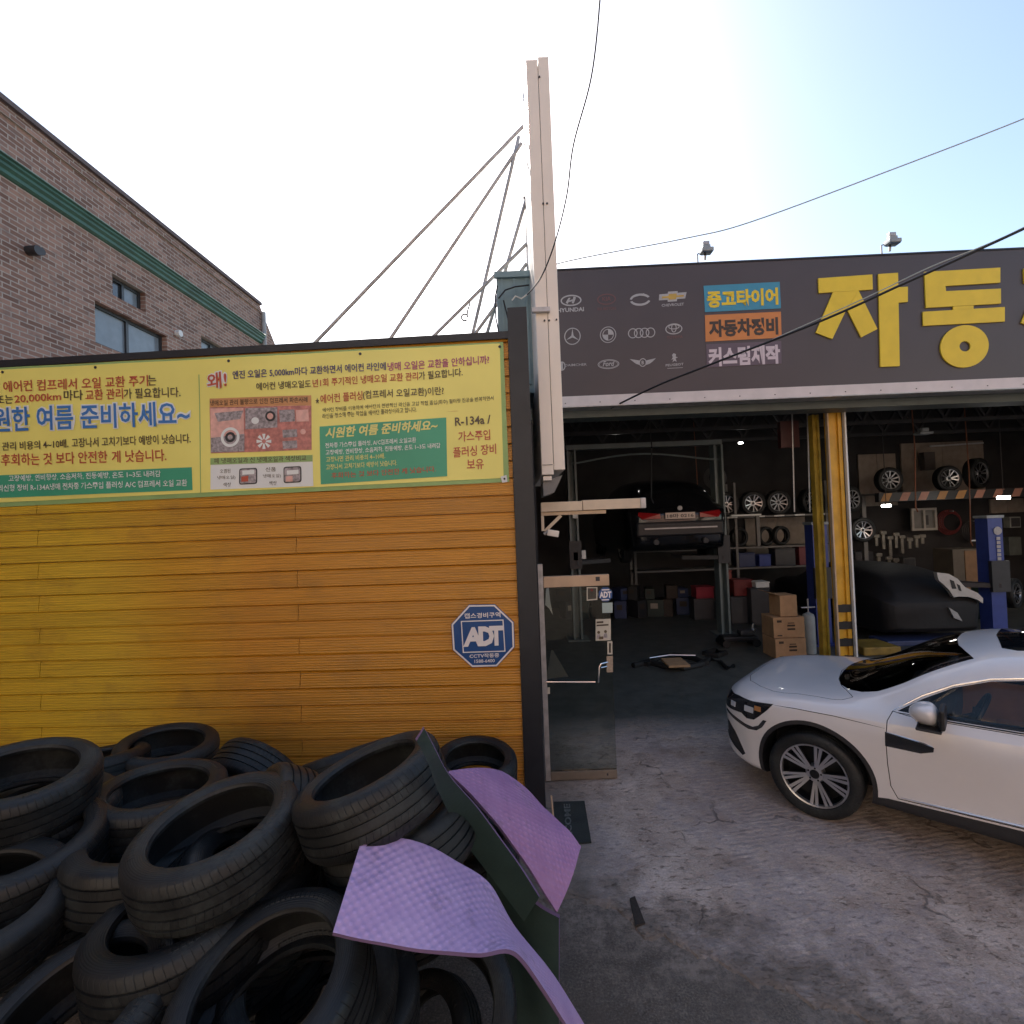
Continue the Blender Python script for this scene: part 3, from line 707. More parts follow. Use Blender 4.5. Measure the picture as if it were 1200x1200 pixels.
# ---------------------------------------------------------------- sunlit houses across the street (seen only as reflections and warm bounce light)
def house(x0, x1, zt_, c, label, floors):
    t = thing('street_house', label, 'building', ((x0 + x1) / 2, -15, 0), group='houses across the street')
    M = mat('house render', c, .8, var=.1, vs=.8, bump=.2, bs=20); mb = MB()
    mb.box((x0, -23, 0), (x1, -15, zt_), M); wpart('wall', mb, t)
    mb = MB(); mb.box((x0 - .1, -23.1, zt_ + .003), (x1 + .1, -14.85, zt_ + .3), M_hutw); wpart('roof', mb, t)
    n = max(2, int((x1 - x0) / 2.6)); st = (x1 - x0) / n
    for f in range(floors):
        for k in range(n):
            z = .5 + f * 3.1; h_ = 2.1 if f == 0 else 1.4; z += 0 if f == 0 else .7
            a = x0 + k * st + st * .16; b = x0 + (k + 1) * st - st * .16
            mb = MB(); mb.box((a, -14.99, z), (b, -14.95, z + h_), M_wfr); w_ = wpart('window', mb, t)
            mb = MB(); mb.box((a + .07, -14.948, z + .07), (b - .07, -14.93, z + h_ - .07), M_pane); wpart('pane', mb, w_)
house(-26, -12.5, 14.5, (.50, .37, .27), 'sunlit tan house across the street, left of the three', 4)
house(-12, 1.5, 12.5, (.62, .50, .38), 'sunlit cream house across the street, middle of the three', 3)
house(2, 16, 14.0, (.42, .24, .17), 'sunlit brick-red house across the street, right of the three', 4)
house(16.5, 30, 11.0, (.60, .50, .41), 'sunlit pale house across the street, far right one', 2)
# ---------------------------------------------------------------- repair garage
M_int = mat('darkened interior wall', (.030, .029, .030), .8, var=.3, vs=1.5, bump=.1, bs=10)  # workshop dimness put into the wall colour
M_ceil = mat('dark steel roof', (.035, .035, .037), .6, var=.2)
M_yel = mat('yellow pillar paint', (.62, .33, .02), .45, var=.2, vs=4)
M_shut = mat('grey-green steel box', (.10, .12, .11), .5, var=.12)
gar = thing('repair_garage', 'open-fronted repair garage with dark workshop interior behind the white car', 'building', (.4, 8.0, 0))
GX0, GX1, GY0, GY1, GZ = .38, 15.0, 7.9, 14.6, 5.3
mb = MB()
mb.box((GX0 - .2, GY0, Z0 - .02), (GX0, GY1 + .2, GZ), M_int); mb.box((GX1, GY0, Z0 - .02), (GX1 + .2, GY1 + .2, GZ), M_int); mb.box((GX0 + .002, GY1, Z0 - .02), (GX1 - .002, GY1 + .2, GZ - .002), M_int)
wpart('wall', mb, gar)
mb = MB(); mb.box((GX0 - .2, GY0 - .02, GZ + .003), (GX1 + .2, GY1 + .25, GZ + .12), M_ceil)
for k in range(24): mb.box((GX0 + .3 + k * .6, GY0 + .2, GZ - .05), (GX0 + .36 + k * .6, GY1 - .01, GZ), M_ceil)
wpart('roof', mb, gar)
for y in (9.2, 11.0, 12.8):
    mb = MB(); zb_ = 4.35; zt_ = 5.15
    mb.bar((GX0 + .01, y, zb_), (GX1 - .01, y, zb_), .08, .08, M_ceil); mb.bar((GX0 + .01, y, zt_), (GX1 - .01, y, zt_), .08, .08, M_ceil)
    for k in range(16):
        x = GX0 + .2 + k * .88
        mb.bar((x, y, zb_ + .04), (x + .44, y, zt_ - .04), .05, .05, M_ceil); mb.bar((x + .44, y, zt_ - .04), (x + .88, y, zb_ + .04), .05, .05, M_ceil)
    wpart('truss', mb, gar)
mb = MB(); a = P(660, 490, 7.7); mb.box((GX0 - .1, 7.62, a.z - .02), (GX1, 7.98, a.z + .24), M_shut)
mb.box((GX0 - .1, 7.62, a.z + .24), (GX1, 7.9, 6.1), M_shut)
wpart('shutter_box', mb, gar)
zhead = a.z - .02
# yellow pillars
def pillar(pt, pb, Y, wpx, M, stripes):
    A = P(pt[0], pt[1], Y); B = P(pb[0], pb[1], Y); w_ = wpx * Y / 600
    mb = MB(); x0 = (A.x + B.x) / 2
    mb.box((x0 - w_ * .5, Y, Z0), (x0 - w_ * .16, Y + .12, zhead + .05), M); mb.box((x0 - w_ * .158, Y + .03, Z0), (x0 + w_ * .22, Y + .12, zhead + .05), M)
    mb.box((x0 + w_ * .222, Y, Z0), (x0 + w_ * .5, Y + .12, zhead + .05), M)
    o = wpart('pillar', mb, gar)
    if stripes:
        for k in range(4): mb = MB(); mb.box((x0 - w_ * .5 - .004, Y - .004, .10 + k * .265), (x0 + w_ * .5 + .004, Y + .05, .22 + k * .265), M_black); wpart('hazard_stripe', mb, o)
    return x0
xp = pillar((981, 476), (988, 757), 8.05, 15, M_yel, True)
pillar((956, 480), (968, 757), 8.35, 8, mat('old yellow paint', (.42, .27, .03), .5, var=.25), False)
mb = MB(); mb.box((xp + .12, 8.0, Z0), (xp + .145, 8.06, zhead + .05), M_white); wpart('guide_rail', mb, gar); mb = MB(); mb.box((xp - .15, 8.0, Z0), (xp - .128, 8.06, zhead + .05), M_wood); wpart('guide_rail', mb, gar)
for px_ in (928, 946):
    mb = MB(); mb.tube([P(px_, 478, 8.6), P(px_ + 3, 600, 8.6)], .012, M_galv, 6); wpart('pull_rod', mb, gar)
mb = MB(); mb.box(P(922, 512, 8.6) - Vector((.1, 0, .18)), P(932, 500, 8.6) + Vector((.06, .1, .1)), mat('dull red hoist', (.045, .008, .008), .5)); wpart('chain_hoist', mb, gar)

# ---------------------------------------------------------------- shop sign
SP = Plane(P(655, 470, 7.42), R(1.0))
M_sgn = mat('plum-grey sign film', (.066, .052, .055), .42, var=.07, vs=1.0)
M_syel = mat('yellow sign letters', (.80, .56, .025), .45, var=.05)
M_slog = mat('silver sign print', (.40, .385, .385), .45, var=.1, vs=30)
M_sred = mat('dull red sign print', (.15, .062, .06), .45, var=.05)
M_cyan = mat('cyan sign print', (.045, .27, .40), .45, var=.05); M_oran = mat('orange sign print', (.62, .22, .055), .45, var=.05); M_purp = mat('plum sign print', (.12, .085, .11), .45, var=.05)
M_pinkw = mat('pinkish white sign print', (.62, .52, .55), .45, var=.05); M_gold = mat('gold sign print', (.5, .32, .06), .4, var=.1); M_wire = mat('brown black print', (.045, .03, .02), .45, var=0)
sgn = thing('shop_sign', 'long dark plum sign board with yellow Korean letters over the garage mouth', 'sign', SP.pt(655, 470, 0))
ul = -.62; ur = 9.5; zt_ = (SP.pt(660, 318).z + SP.pt(1190, 291.5).z) / 2; zb_ = (SP.pt(660, 467).z + SP.pt(1190, 442).z) / 2
print('sign z', SP.pt(660, 318).z, SP.pt(1190, 291.5).z, SP.pt(660, 467).z, SP.pt(1190, 442).z, zhead)
mb = MB(); wbox(mb, SP, ul, ur, zb_, zt_, -.2, 0, M_sgn); wbox(mb, SP, ul, ur, zt_ + .002, zt_ + .025, -.22, .012, M_char); wpart('board', mb, sgn)
mb = MB(); wbox(mb, SP, ul, ur, zb_ - .15, zb_ - .003, -.2, .06, mat('pinkish trim', (.66, .59, .57), .45, var=.06)); wbox(mb, SP, ul, ur, zb_ - .165, zb_ - .152, -.2, .07, M_galv)
for k in range(20): wbox(mb, SP, ul + .2 + k * .5, ul + .213 + k * .5, zb_ - .11, zb_ - .097, .06, .066, M_dark)
wpart('lower_trim', mb, sgn)
Zg = lambda x, y: (900 + x / 4, 290 + y / 4)
def big(name, polys, label):
    mb = MB()
    for p in polys: mb.prism([SP.pt(x, y, .004) for x, y in p], SP.n * .02, M_syel)
    return wpart(name, mb, sgn, label)
ja = [[Zg(*p) for p in ((232, 148), (484, 130), (486, 200), (234, 217))], [Zg(*p) for p in ((300, 213.4), (420, 204.8), (365, 290), (297, 432), (220, 402))],
      [Zg(*p) for p in ((420, 205.5), (508, 385), (432, 424), (366, 292))], [Zg(*p) for p in ((512, 128), (604, 122), (612, 558), (522, 562))], [Zg(*p) for p in ((605.5, 190), (650, 187), (650, 258), (606.5, 262))]]
big('lettering', ja, 'yellow letter block 자')
dong = [[Zg(*p) for p in ((728, 118), (1082, 98), (1082, 168), (826, 184), (828, 208), (1085, 196), (1085, 266), (735, 286))],
        [Zg(*p) for p in ((862, 280), (957, 274.4), (957, 290), (862, 296))], [Zg(*p) for p in ((720, 304.5), (1103, 282), (1103, 350), (722, 370))]]
o_ = MB()
for p in dong: o_.prism([SP.pt(x, y, .004) for x, y in p], SP.n * .02, M_syel)
A, B = [], []
for k in range(40):
    t = 2 * math.pi * k / 40
    A.append(Zg(915 + 113 * math.cos(t), 466 + 99 * math.sin(t) - 6 * math.cos(t))); B.append(Zg(917 + 26 * math.cos(t), 466 + 24 * math.sin(t)))
va = [SP.pt(x, y, .004) for x, y in A + B]; vb = [v + SP.n * .02 for v in va]; k = 40
o_.add(va + vb, [(2 * k + i, 2 * k + (i + 1) % k, 3 * k + (i + 1) % k, 3 * k + i) for i in range(k)] + [(i, (i + 1) % k, 2 * k + (i + 1) % k, 2 * k + i) for i in range(k)] + [(k + i, k + (i + 1) % k, 3 * k + (i + 1) % k, 3 * k + i) for i in range(k)], M_syel)
wpart('lettering', o_, sgn, 'yellow letter block 동')
cha = [[(x + 240, y - 11.5) for x, y in p] for p in ja] + [[(x + 240, y - 11.5) for x, y in (Zg(310, 92), Zg(400, 87), Zg(400, 130), Zg(310, 135))]]
big('lettering', cha, 'yellow letter block 차')
# small coloured service names
Zl = lambda x, y: (640 + x / 4.286, 320 + y / 4.286)
for q, M, s, A, B, h, TM in ((((790, 65), (1172, 45), (1178, 178), (797, 197)), M_cyan, '중고타이어', (808, 178), (1165, 160), 86, M_syel), (((797, 212), (1178, 195), (1182, 325), (800, 345)), M_oran, '자동차정비', (818, 325), (1165, 310), 88, M_wire), (((803, 358), (1180, 342), (1182, 455), (806, 475)), M_purp, '커스텀제작', (815, 472), (1175, 456), 96, M_pinkw)):
    mb = MB(); mb.prism([SP.pt(*Zl(*p), .003) for p in q], SP.n * .004, M)
    o = wpart('name_panel', mb, sgn)
    mb = MB(); text_on(mb, SP, s, Zl(*A), Zl(*B), h / 4.286, TM, .045, .011); wpart('lettering', mb, o)
def L(c): return Zl(*c)
def emb(fn, label=None):
    mb = MB(); fn(mb); wpart('emblem', mb, sgn, label)
def e1(mb):
    ring_on(mb, SP, L((125, 138)), 12.3, 6.6, 1.6, M_slog)
    for p in (((98, 150), (112, 126), (122, 125), (108, 156)), ((138, 118), (150, 124), (138, 154), (128, 152)), ((110, 140), (142, 130), (140, 140), (110, 148))): poly_on(mb, SP, [L(q) for q in p], M_slog, .007)
    text_on(mb, SP, 'HYUNDAI', L((56, 199)), L((190, 192)), 5, M_slog, .03, .004)
def e2(mb):
    ring_on(mb, SP, L((303, 132)), 11, 6.5, 1.3, M_sred); text_on(mb, SP, 'KIA', L((282, 142)), L((325, 139)), 5, M_sred, .02, .004); text_on(mb, SP, 'KIA MOTORS', L((258, 188)), L((352, 184)), 3.4, M_sred, .01, .004)
def e3(mb):
    ring_on(mb, SP, L((472, 134)), 12.2, 7.2, 2.6, M_slog, .004, 25, 175); ring_on(mb, SP, L((472, 134)), 12.2, 7.2, 2.6, M_slog, .004, 195, 345)
    poly_on(mb, SP, [L(q) for q in ((455, 108), (495, 102), (480, 112), (440, 122))], M_slog, .006)
def e4(mb):
    poly_on(mb, SP, [L(q) for q in ((568, 108), (610, 104), (612, 94), (660, 91), (660, 100), (705, 96), (698, 128), (658, 131), (656, 142), (610, 145), (610, 135), (566, 138))], M_slog)
    poly_on(mb, SP, [L(q) for q in ((615, 106), (655, 103), (655, 113), (692, 110), (690, 119), (654, 122), (652, 132), (614, 135), (614, 126), (580, 129), (582, 118), (614, 116))], M_gold, .007)
    text_on(mb, SP, 'CHEVROLET', L((580, 170)), L((692, 163)), 3.2, M_slog, .02, .004)
def e5(mb):
    c = (132, 318); ring_on(mb, SP, L(c), 9.6, 10, 1.1, M_slog)
    for a in (90, 210, 330):
        x, y = math.cos(R(a)), -math.sin(R(a))
        poly_on(mb, SP, [L((c[0] + x * 38, c[1] + y * 40)), L((c[0] - y * 6, c[1] + x * 6)), L((c[0] + y * 6, c[1] - x * 6))], M_slog, .006)
def e6(mb):
    c = L((311, 310)); ring_on(mb, SP, c, 9.5, 9.6, .9, M_slog); ring_on(mb, SP, c, 6.6, 6.8, .8, M_slog)
    for a0 in (0, 180):
        pts = [c] + [(c[0] + 6 * math.cos(R(a0 + t * 15)), c[1] - 6.2 * math.sin(R(a0 + t * 15))) for t in range(7)]
        poly_on(mb, SP, pts, M_slog, .006)
def e7(mb):
    for k in range(4): ring_on(mb, SP, L((435 + k * 29.5, 303 - k * 1.2)), 5.6, 5.9, 1.1, M_slog, .004 + k * .001)
def e8(mb):
    c = L((641, 281)); ring_on(mb, SP, c, 10, 6.4, 1.2, M_slog); ring_on(mb, SP, (c[0], c[1] - 1), 3.2, 5.2, 1.0, M_slog, .006); ring_on(mb, SP, (c[0], c[1] - 2.4), 6.6, 3, 1.0, M_slog, .008); text_on(mb, SP, 'TOYOTA', L((606, 332)), L((686, 326)), 3.2, M_sred, .02, .004)
def e9(mb):
    ring_on(mb, SP, L((78, 468)), 4.5, 5.5, 1.2, M_slog); poly_on(mb, SP, [L(q) for q in ((74, 448), (84, 448), (84, 490), (74, 490))], M_slog, .006); text_on(mb, SP, 'DAIMCHER', L((94, 470)), L((204, 465)), 2.9, M_slog, .005, .004)
def e10(mb):
    ring_on(mb, SP, L((313, 458)), 12.6, 5.6, .8, M_slog); ring_on(mb, SP, L((313, 458)), 11, 4.4, .5, M_slog); text_on(mb, SP, 'Ford', L((284, 470)), L((344, 467)), 6, M_slog, .02, .006, shear=.3)
def e11(mb):
    for sx in (-1, 1): poly_on(mb, SP, [L((485 + sx * 14, 440)), L((485 + sx * 66, 430 - sx * 2)), L((485 + sx * 50, 444)), L((485 + sx * 34, 456)), L((485 + sx * 16, 462))][::sx], M_slog)
    ring_on(mb, SP, L((485, 450)), 4.4, 5, 1, M_slog, .007); text_on(mb, SP, 'B', L((479, 460)), L((491, 459)), 4.4, M_slog, .03, .007)
def e12(mb):
    poly_on(mb, SP, [L(q) for q in ((632, 412), (640, 403), (652, 408), (650, 420), (662, 424), (650, 428), (655, 446), (645, 440), (634, 448), (640, 432), (628, 436), (636, 424))], M_slog)
    text_on(mb, SP, 'PEUGEOT', L((600, 470)), L((690, 463)), 2.8, M_slog, .02, .004); poly_on(mb, SP, [L(q) for q in ((608, 478), (686, 474), (686, 476.5), (608, 480.5))], M_slog)
for f in (e1, e2, e3, e4, e5, e6, e7, e8, e9, e10, e11, e12): emb(f)

# floodlights on the sign's top edge
def flood(loc, label):
    t = thing('floodlight', label, 'floodlight', loc, group='floodlights on the sign')
    mb = MB(); mb.tube([(-.10, 0, 0), (-.10, 0, .16), (-.04, -.02, .19)], .012, M_galv, 6); mb.tube([(0, -.02, .06), (0, -.05, .2)], .018, M_galv, 6); lpart('stem', mb, t)
    mb = MB(); mb.box((-.085, -.16, .13), (.085, -.02, .19), M_grey, ch=.012); mb.box((-.06, -.13, .192), (.05, -.05, .24), M_grey, ch=.008); mb.box((-.05, -.11, .25), (.045, -.05, .3), M_galv, ch=.008); lpart('housing', mb, t)
    mb = MB(); mb.box((-.07, -.15, .118), (.07, -.04, .128), M_glassdark); lpart('lens', mb, t)
    return t
for (x, y), lb in (((828, 305), 'small grey floodlight above the coloured service panels on the sign'), ((1046, 295), 'small grey floodlight above the first big yellow letter')):
    q = SP.pt(x, y, -.08); q.z = zt_ + .027; flood(q, lb)

# overhead cables
M_cable = mat('black cable', (.012, .012, .013), .5, var=0); M_cableg = mat('weathered green cable', (.42, .46, .42), .6, var=0)
def cable(pts, r, M, label, n=6):
    # smooth curve through the points
    out = []
    for i in range(len(pts) - 1):
        p0 = pts[max(i - 1, 0)]; p1 = pts[i]; p2 = pts[i + 1]; p3 = pts[min(i + 2, len(pts) - 1)]
        for k in range(8):
            t = k / 8
            out.append(.5 * ((2 * p1) + (p2 - p0) * t + (2 * p0 - 5 * p1 + 4 * p2 - p3) * t * t + (3 * p1 - p0 - 3 * p2 + p3) * t ** 3))
    out.append(pts[-1]); mb = MB(); mb.tube(out, r, M, n); return single('overhead_cable', mb, label, 'cable', 'overhead cables')
cable([P(705, -60, 3.2), P(703, 0, 3.25), P(693, 90, 3.4), P(672, 170, 3.6), P(664, 230, 3.8), P(650, 285, 4.1), P(634, 325, 4.4), P(618, 345, 4.7)], .006, M_cable, 'thin black cable curving down from the sky past the cream panel')
cable([P(1300, 95, 5.2), P(1200, 139, 5.3), P(1050, 197, 5.5), P(880, 260, 5.7), P(800, 280, 5.8), P(650, 310, 5.9), P(590, 340, 6.0)], .0065, M_cableg, 'greenish cable sagging across the open sky above the sign')
cable([P(1330, 205, 4.6), P(1200, 268, 4.8), P(1060, 332, 5.2), P(960, 377, 5.6), P(820, 432, 6.4), P(770, 452, 6.8), P(716, 478, 7.5)], .013, M_cable, 'thick black cable slanting across the yellow sign letters', 8)
cable([P(1330, 200, 4.62), P(1180, 276, 4.85), P(1090, 313, 5.1), P(1010, 351, 5.4), P(905, 398, 5.9)], .006, M_cableg, 'thin grey cable running alongside the thick black one over the letters')
# ---------------------------------------------------------------- wheels and tyres (built once, copied)
def mk_rubber():
    M, g = newmat('tyre rubber', .55, spec=.45)
    tc = g.n('ShaderNodeTexCoord').outputs['Object']
    sx = g.n('ShaderNodeSeparateXYZ'); g.l(tc, sx.inputs[0]); x, y, z = sx.outputs
    ang = g.math('ARCTAN2', y, x); r_ = g.math('SQRT', g.math('ADD', g.math('MULTIPLY', x, x), g.math('MULTIPLY', y, y)))
    az = g.math('ABSOLUTE', z)
    inf = g.n('ShaderNodeObjectInfo').outputs['Random']
    off = g.n('ShaderNodeCombineXYZ')
    for i in range(3): g.l(g.math('MULTIPLY', inf, 40.), off.inputs[i])
    vv = g.n('ShaderNodeVectorMath', operation='ADD'); g.l(tc, vv.inputs[0]); g.l(off.outputs[0], vv.inputs[1])
    a = g.noise(vv.outputs[0], 5, 6, .6); b = g.noise(vv.outputs[0], 60, 4)
    v = g.ramp(a, [(.3, (.0065, .0075, .0082)), (.7, (.0145, .016, .0165))])
    dust = g.math('MULTIPLY', g.ramp(g.math('ADD', g.math('MULTIPLY', a, .7), g.math('MULTIPLY', b, .3)), [(.50, 0.), (.64, .6)]), g.math('MULTIPLY_ADD', inf, .8, .35))
    v = g.mix(g.math('MULTIPLY', g.ramp(r_, [(.253, 0.), (.256, 1.), (.274, 1.), (.277, 0.)]), 0.0), v, v)
    v = g.mix(dust, v, (.042, .049, .047))
    tread = g.ramp(r_, [(.296, 0.), (.302, 1.)])
    # slanted sipes across the shoulder blocks
    ph = g.math('ADD', g.math('MULTIPLY', ang, 11.46), g.math('MULTIPLY', az, 9.))
    sip = g.math('PINGPONG', g.math('MULTIPLY', ph, 1.), .5)
    cut = g.math('MULTIPLY', g.math('MULTIPLY', g.ramp(sip, [(.02, .8), (.06, 0.)]), tread), g.ramp(az, [(.018, 0.), (.024, 1.)]))
    v = g.mix(g.math('MULTIPLY', g.math('MULTIPLY', cut, .7), g.ramp(inf, [(.3, .25), (.7, 1.)])), v, (.006, .006, .006))
    g.l(v, g.b.inputs['Base Color'])
    # moulded rings on the side wall
    ringw = g.math('MULTIPLY', g.math('SUBTRACT', 1., tread), g.math('SINE', g.math('MULTIPLY', r_, 900.)))
    let = g.math('MULTIPLY', g.ramp(r_, [(.255, 0.), (.258, 1.), (.275, 1.), (.278, 0.)]), g.ramp(g.math('PINGPONG', g.math('MULTIPLY', ang, 14.), .5), [(.15, 0.), (.2, 1.)]))
    let = g.math('MULTIPLY', let, g.ramp(g.math('SINE', g.math('MULTIPLY', ang, 2.)), [(.45, 0.), (.5, 1.)]))
    cut = g.math('MULTIPLY', cut, g.ramp(inf, [(.3, .2), (.7, 1.)]))
    h = g.math('ADD', g.math('MULTIPLY', ringw, .10), g.math('MULTIPLY', cut, -1.5))
    h = g.math('ADD', h, g.math('MULTIPLY', let, 1.3)); h = g.math('ADD', h, g.math('MULTIPLY', b, .12))
    g.bump(h, .7, .004)
    g.l(g.ramp(a, [(.3, .42), (.7, .68)]), g.b.inputs['Roughness'])
    return M
M_rub = mk_rubber()
def tyre_profile(ro=.315, ri=.218, w_=.205):
    h = w_ / 2; tw = h * .80
    out = [(ri, -h * .80), (ri + .006, -h * .92), (ri + .03, -h), (ro - .045, -h * 1.0), (ro - .018, -h * .93), (ro - .006, -tw)]
    gp = [-.052, -.018, .018, .052]
    for gz in gp:
        gz *= w_ / .205
        out += [(ro, gz - .0045), (ro - .008, gz - .0035), (ro - .008, gz + .0035), (ro, gz + .0045)]
    out += [(ro - .006, tw), (ro - .018, h * .93), (ro - .045, h), (ri + .03, h), (ri + .006, h * .92), (ri, h * .80)]
    ins = [(ri + .004, h * .66), (ri + .022, h * .72), (ro - .05, h * .84), (ro - .02, h * .62), (ro - .017, 0), (ro - .02, -h * .62), (ro - .05, -h * .84), (ri + .022, -h * .72), (ri + .004, -h * .66)]
    return out + ins
def tyre_mesh(name='tyre', n=72, **k):
    mb = MB(); mb.lathe(tyre_profile(**k), M_rub, n, closed=True); return mb.mesh(name)
ME_TYRE = tyre_mesh()
M_rimd = mat('dark rim paint', (.02, .02, .022), .35, .6, var=0)
M_rims = mat('machined rim face', (.55, .55, .56), .28, .9, var=.1)
M_rims2 = mat('dull rim face', (.36, .36, .37), .4, .6, var=.15)
def rim_mb(ro=.232, spokes=5, dbl=True, quad=False, face=M_rims, back=M_rimd, w_=.2, fw=.030):
    mb = MB(); h = w_ / 2
    mb.lathe([(ro, h * .78), (ro - .004, h * .88), (ro - .016, h * .84), (ro - .022, h * .6)], face, 48)
    mb.lathe([(ro - .022, h * .6), (ro - .03, h * .2), (ro - .04, -h * .6), (ro - .02, -h * .95)], back, 48)
    mb.lathe([(ro - .035, -h * .1), (0.001, -h * .1)], back, 32)
    mb.lathe([(.001, h * .62), (.03, h * .62), (.034, h * .56), (.036, h * .45)], back, 24)
    mb.lathe([(.036, h * .55), (.06, h * .53), (.07, h * .4), (.07, 0)], face, 24)
    for k in range(5):
        a = 2 * math.pi * (k + .5) / 5; c_ = Vector((.049 * math.cos(a), .049 * math.sin(a), h * .545)); mb.tube([c_, c_ + Vector((0, 0, .006))], .007, back, 8)
    for s in range(spokes):
        for d_, e_ in (((-1, -1), (-1, 1), (1, -1), (1, 1)) if quad else ((-1, 0), (1, 0)) if dbl else ((0, 0),)):
            a0 = 2 * math.pi * s / spokes + R(90) + d_ * .17 + e_ * .10; a1 = 2 * math.pi * s / spokes + R(90) + d_ * (.235 if spokes < 7 else .15) + e_ * .082
            p0 = Vector((.055 * math.cos(a0), .055 * math.sin(a0), 0)); p1 = Vector(((ro - .016) * math.cos(a1), (ro - .016) * math.sin(a1), 0))
            d = (p1 - p0).normalized(); x = Vector((-d.y, d.x, 0)); w0, w1 = fw * .36, fw * .52
            zt0, zt1 = h * .50, h * .80
            vs = [p0 - x * w0 + Vector((0, 0, zt0)), p0 + x * w0 + Vector((0, 0, zt0)), p1 + x * w1 + Vector((0, 0, zt1)), p1 - x * w1 + Vector((0, 0, zt1))]
            vb = [v - Vector((0, 0, .03)) for v in vs]
            mb.add(vs, [(0, 1, 2, 3)], face)
            mb.add(vs + vb, [(0, 3, 7, 4), (1, 5, 6, 2), (0, 4, 5, 1), (3, 2, 6, 7)], back)
    return mb
ME_RIM5 = rim_mb().mesh('rim'); ME_RIM10 = rim_mb(spokes=10, dbl=False, face=M_rims2, fw=.034).mesh('rim')
ME_TYREW = tyre_mesh('tyre', 56, ro=.325, ri=.232)

# ---------------------------------------------------------------- lifted dark SUV: shared car body loft
S_ = [0, .06, .18, .40, .70, 1.05, 1.30, 1.70, 2.05, 2.40, 2.80, 3.30, 3.80, 4.20, 4.50, 4.62, 4.67]
TAB = {
 'W': [.60, .70, .80, .885, .922, .925, .92, .918, .918, .92, .92, .92, .918, .90, .85, .78, .70],
 'zb': [.30, .26, .23, .21, .21, .21, .21, .21, .21, .21, .21, .21, .21, .22, .26, .32, .38],
 '10z': [0.84, 0.9, 0.965, 1.015, 1.05, 1.12, 1.27, 1.52, 1.635, 1.67, 1.68, 1.67, 1.62, 1.52, 1.22, 1.05, 0.95],
 '9z': [0.84, 0.9, 0.963, 1.012, 1.045, 1.105, 1.235, 1.49, 1.61, 1.65, 1.662, 1.655, 1.6, 1.5, 1.21, 1.04, 0.95],
 '9t': [.25, .28, .33, .38, .40, .42, .42, .42, .40, .38, .38, .38, .37, .36, .36, .35, .33],
 '8z': [0.835, 0.893, 0.955, 1.0, 1.032, 1.075, 1.15, 1.375, 1.525, 1.575, 1.597, 1.59, 1.535, 1.43, 1.19, 1.03, 0.95],
 '8t': [.40, .44, .52, .60, .66, .69, .70, .685, .65, .63, .62, .615, .60, .58, .58, .55, .50],
 '7z': [0.82, 0.88, 0.94, 0.985, 1.015, 1.05, 1.085, 1.2, 1.32, 1.355, 1.38, 1.38, 1.35, 1.29, 1.12, 1.01, 0.93],
 '7t': [.46, .51, .60, .69, .75, .785, .80, .795, .765, .755, .75, .745, .73, .70, .66, .62, .55],
 '6z': [.80, .855, .91, .955, .985, 1.01, 1.03, 1.06, 1.075, 1.09, 1.10, 1.12, 1.14, 1.15, 1.06, .99, .91],
 '6t': [.50, .565, .675, .775, .835, .858, .862, .865, .868, .868, .868, .862, .85, .82, .74, .69, .6],
 '5z': [.74, .785, .83, .87, .90, .93, .95, .975, .99, 1.0, 1.01, 1.03, 1.04, 1.05, .99, .93, .87],
}
def pchip(xs, ys, x):
    n = len(xs)
    if x <= xs[0]: return ys[0]
    if x >= xs[-1]: return ys[-1]
    i = max(k for k in range(n - 1) if xs[k] <= x)
    def dl(k): return (ys[k + 1] - ys[k]) / (xs[k + 1] - xs[k])
    def sl_(k):
        if k == 0: return dl(0)
        if k == n - 1: return dl(n - 2)
        a, b = dl(k - 1), dl(k)
        return 0 if a * b <= 0 else 2 * a * b / (a + b)
    h = xs[i + 1] - xs[i]; t = (x - xs[i]) / h
    return (2 * t ** 3 - 3 * t * t + 1) * ys[i] + (t ** 3 - 2 * t * t + t) * h * sl_(i) + (-2 * t ** 3 + 3 * t * t) * ys[i + 1] + (t ** 3 - t * t) * h * sl_(i + 1)
ZMAP = None; NOSE = 1.0
def SX(s): return s if s > .93 else .93 - (.93 - s) * NOSE
def gz(z):
    return z if ZMAP is None else pchip(ZMAP[0], ZMAP[1], z)
def car_section(s, wf=1.0):
    v = {k: pchip(S_, TAB[k], s) for k in TAB}
    W = v['W']; zb = v['zb']; sh = v['5z']
    lo = zb + .10
    pts = [(0, zb), (W * .45, zb), (W * .80, zb + .005), (W * .93, zb + .03), (W * .955, lo),
           (W * .965, lo + (sh - lo) * .22), (W * .985, lo + (sh - lo) * .48), (W * 1.0, lo + (sh - lo) * .76), (W * .985, sh - .015), (W * .975, sh + .012),
           (v['6t'], v['6z']), (v['7t'], v['7z']), (v['8t'], v['8z']), (v['9t'], v['9z']), (0, v['10z'])]
    # Catmull-Rom through the control points
    out = []
    P_ = [Vector(p) for p in pts]
    P_ = [Vector((-P_[1].x, P_[1].y))] + P_ + [Vector((-P_[-2].x, P_[-2].y))]
    for i in range(1, len(P_) - 2):
        for k in range(4):
            t = k / 4; p0, p1, p2, p3 = P_[i - 1:i + 3]
            # centripetal-like damping
            m1 = (p2 - p0) * .5; m2 = (p3 - p1) * .5; L_ = (p2 - p1).length
            for m_ in (m1, m2):
                if m_.length > L_ * 1.15: m_ *= L_ * 1.15 / m_.length
            out.append((2 * t ** 3 - 3 * t * t + 1) * p1 + (t ** 3 - 2 * t * t + t) * m1 + (-2 * t ** 3 + 3 * t * t) * p2 + (t ** 3 - t * t) * m2)
    out.append(P_[-2])
    if ZMAP is not None: out = [Vector((p.x, gz(p.y))) for p in out]
    return out
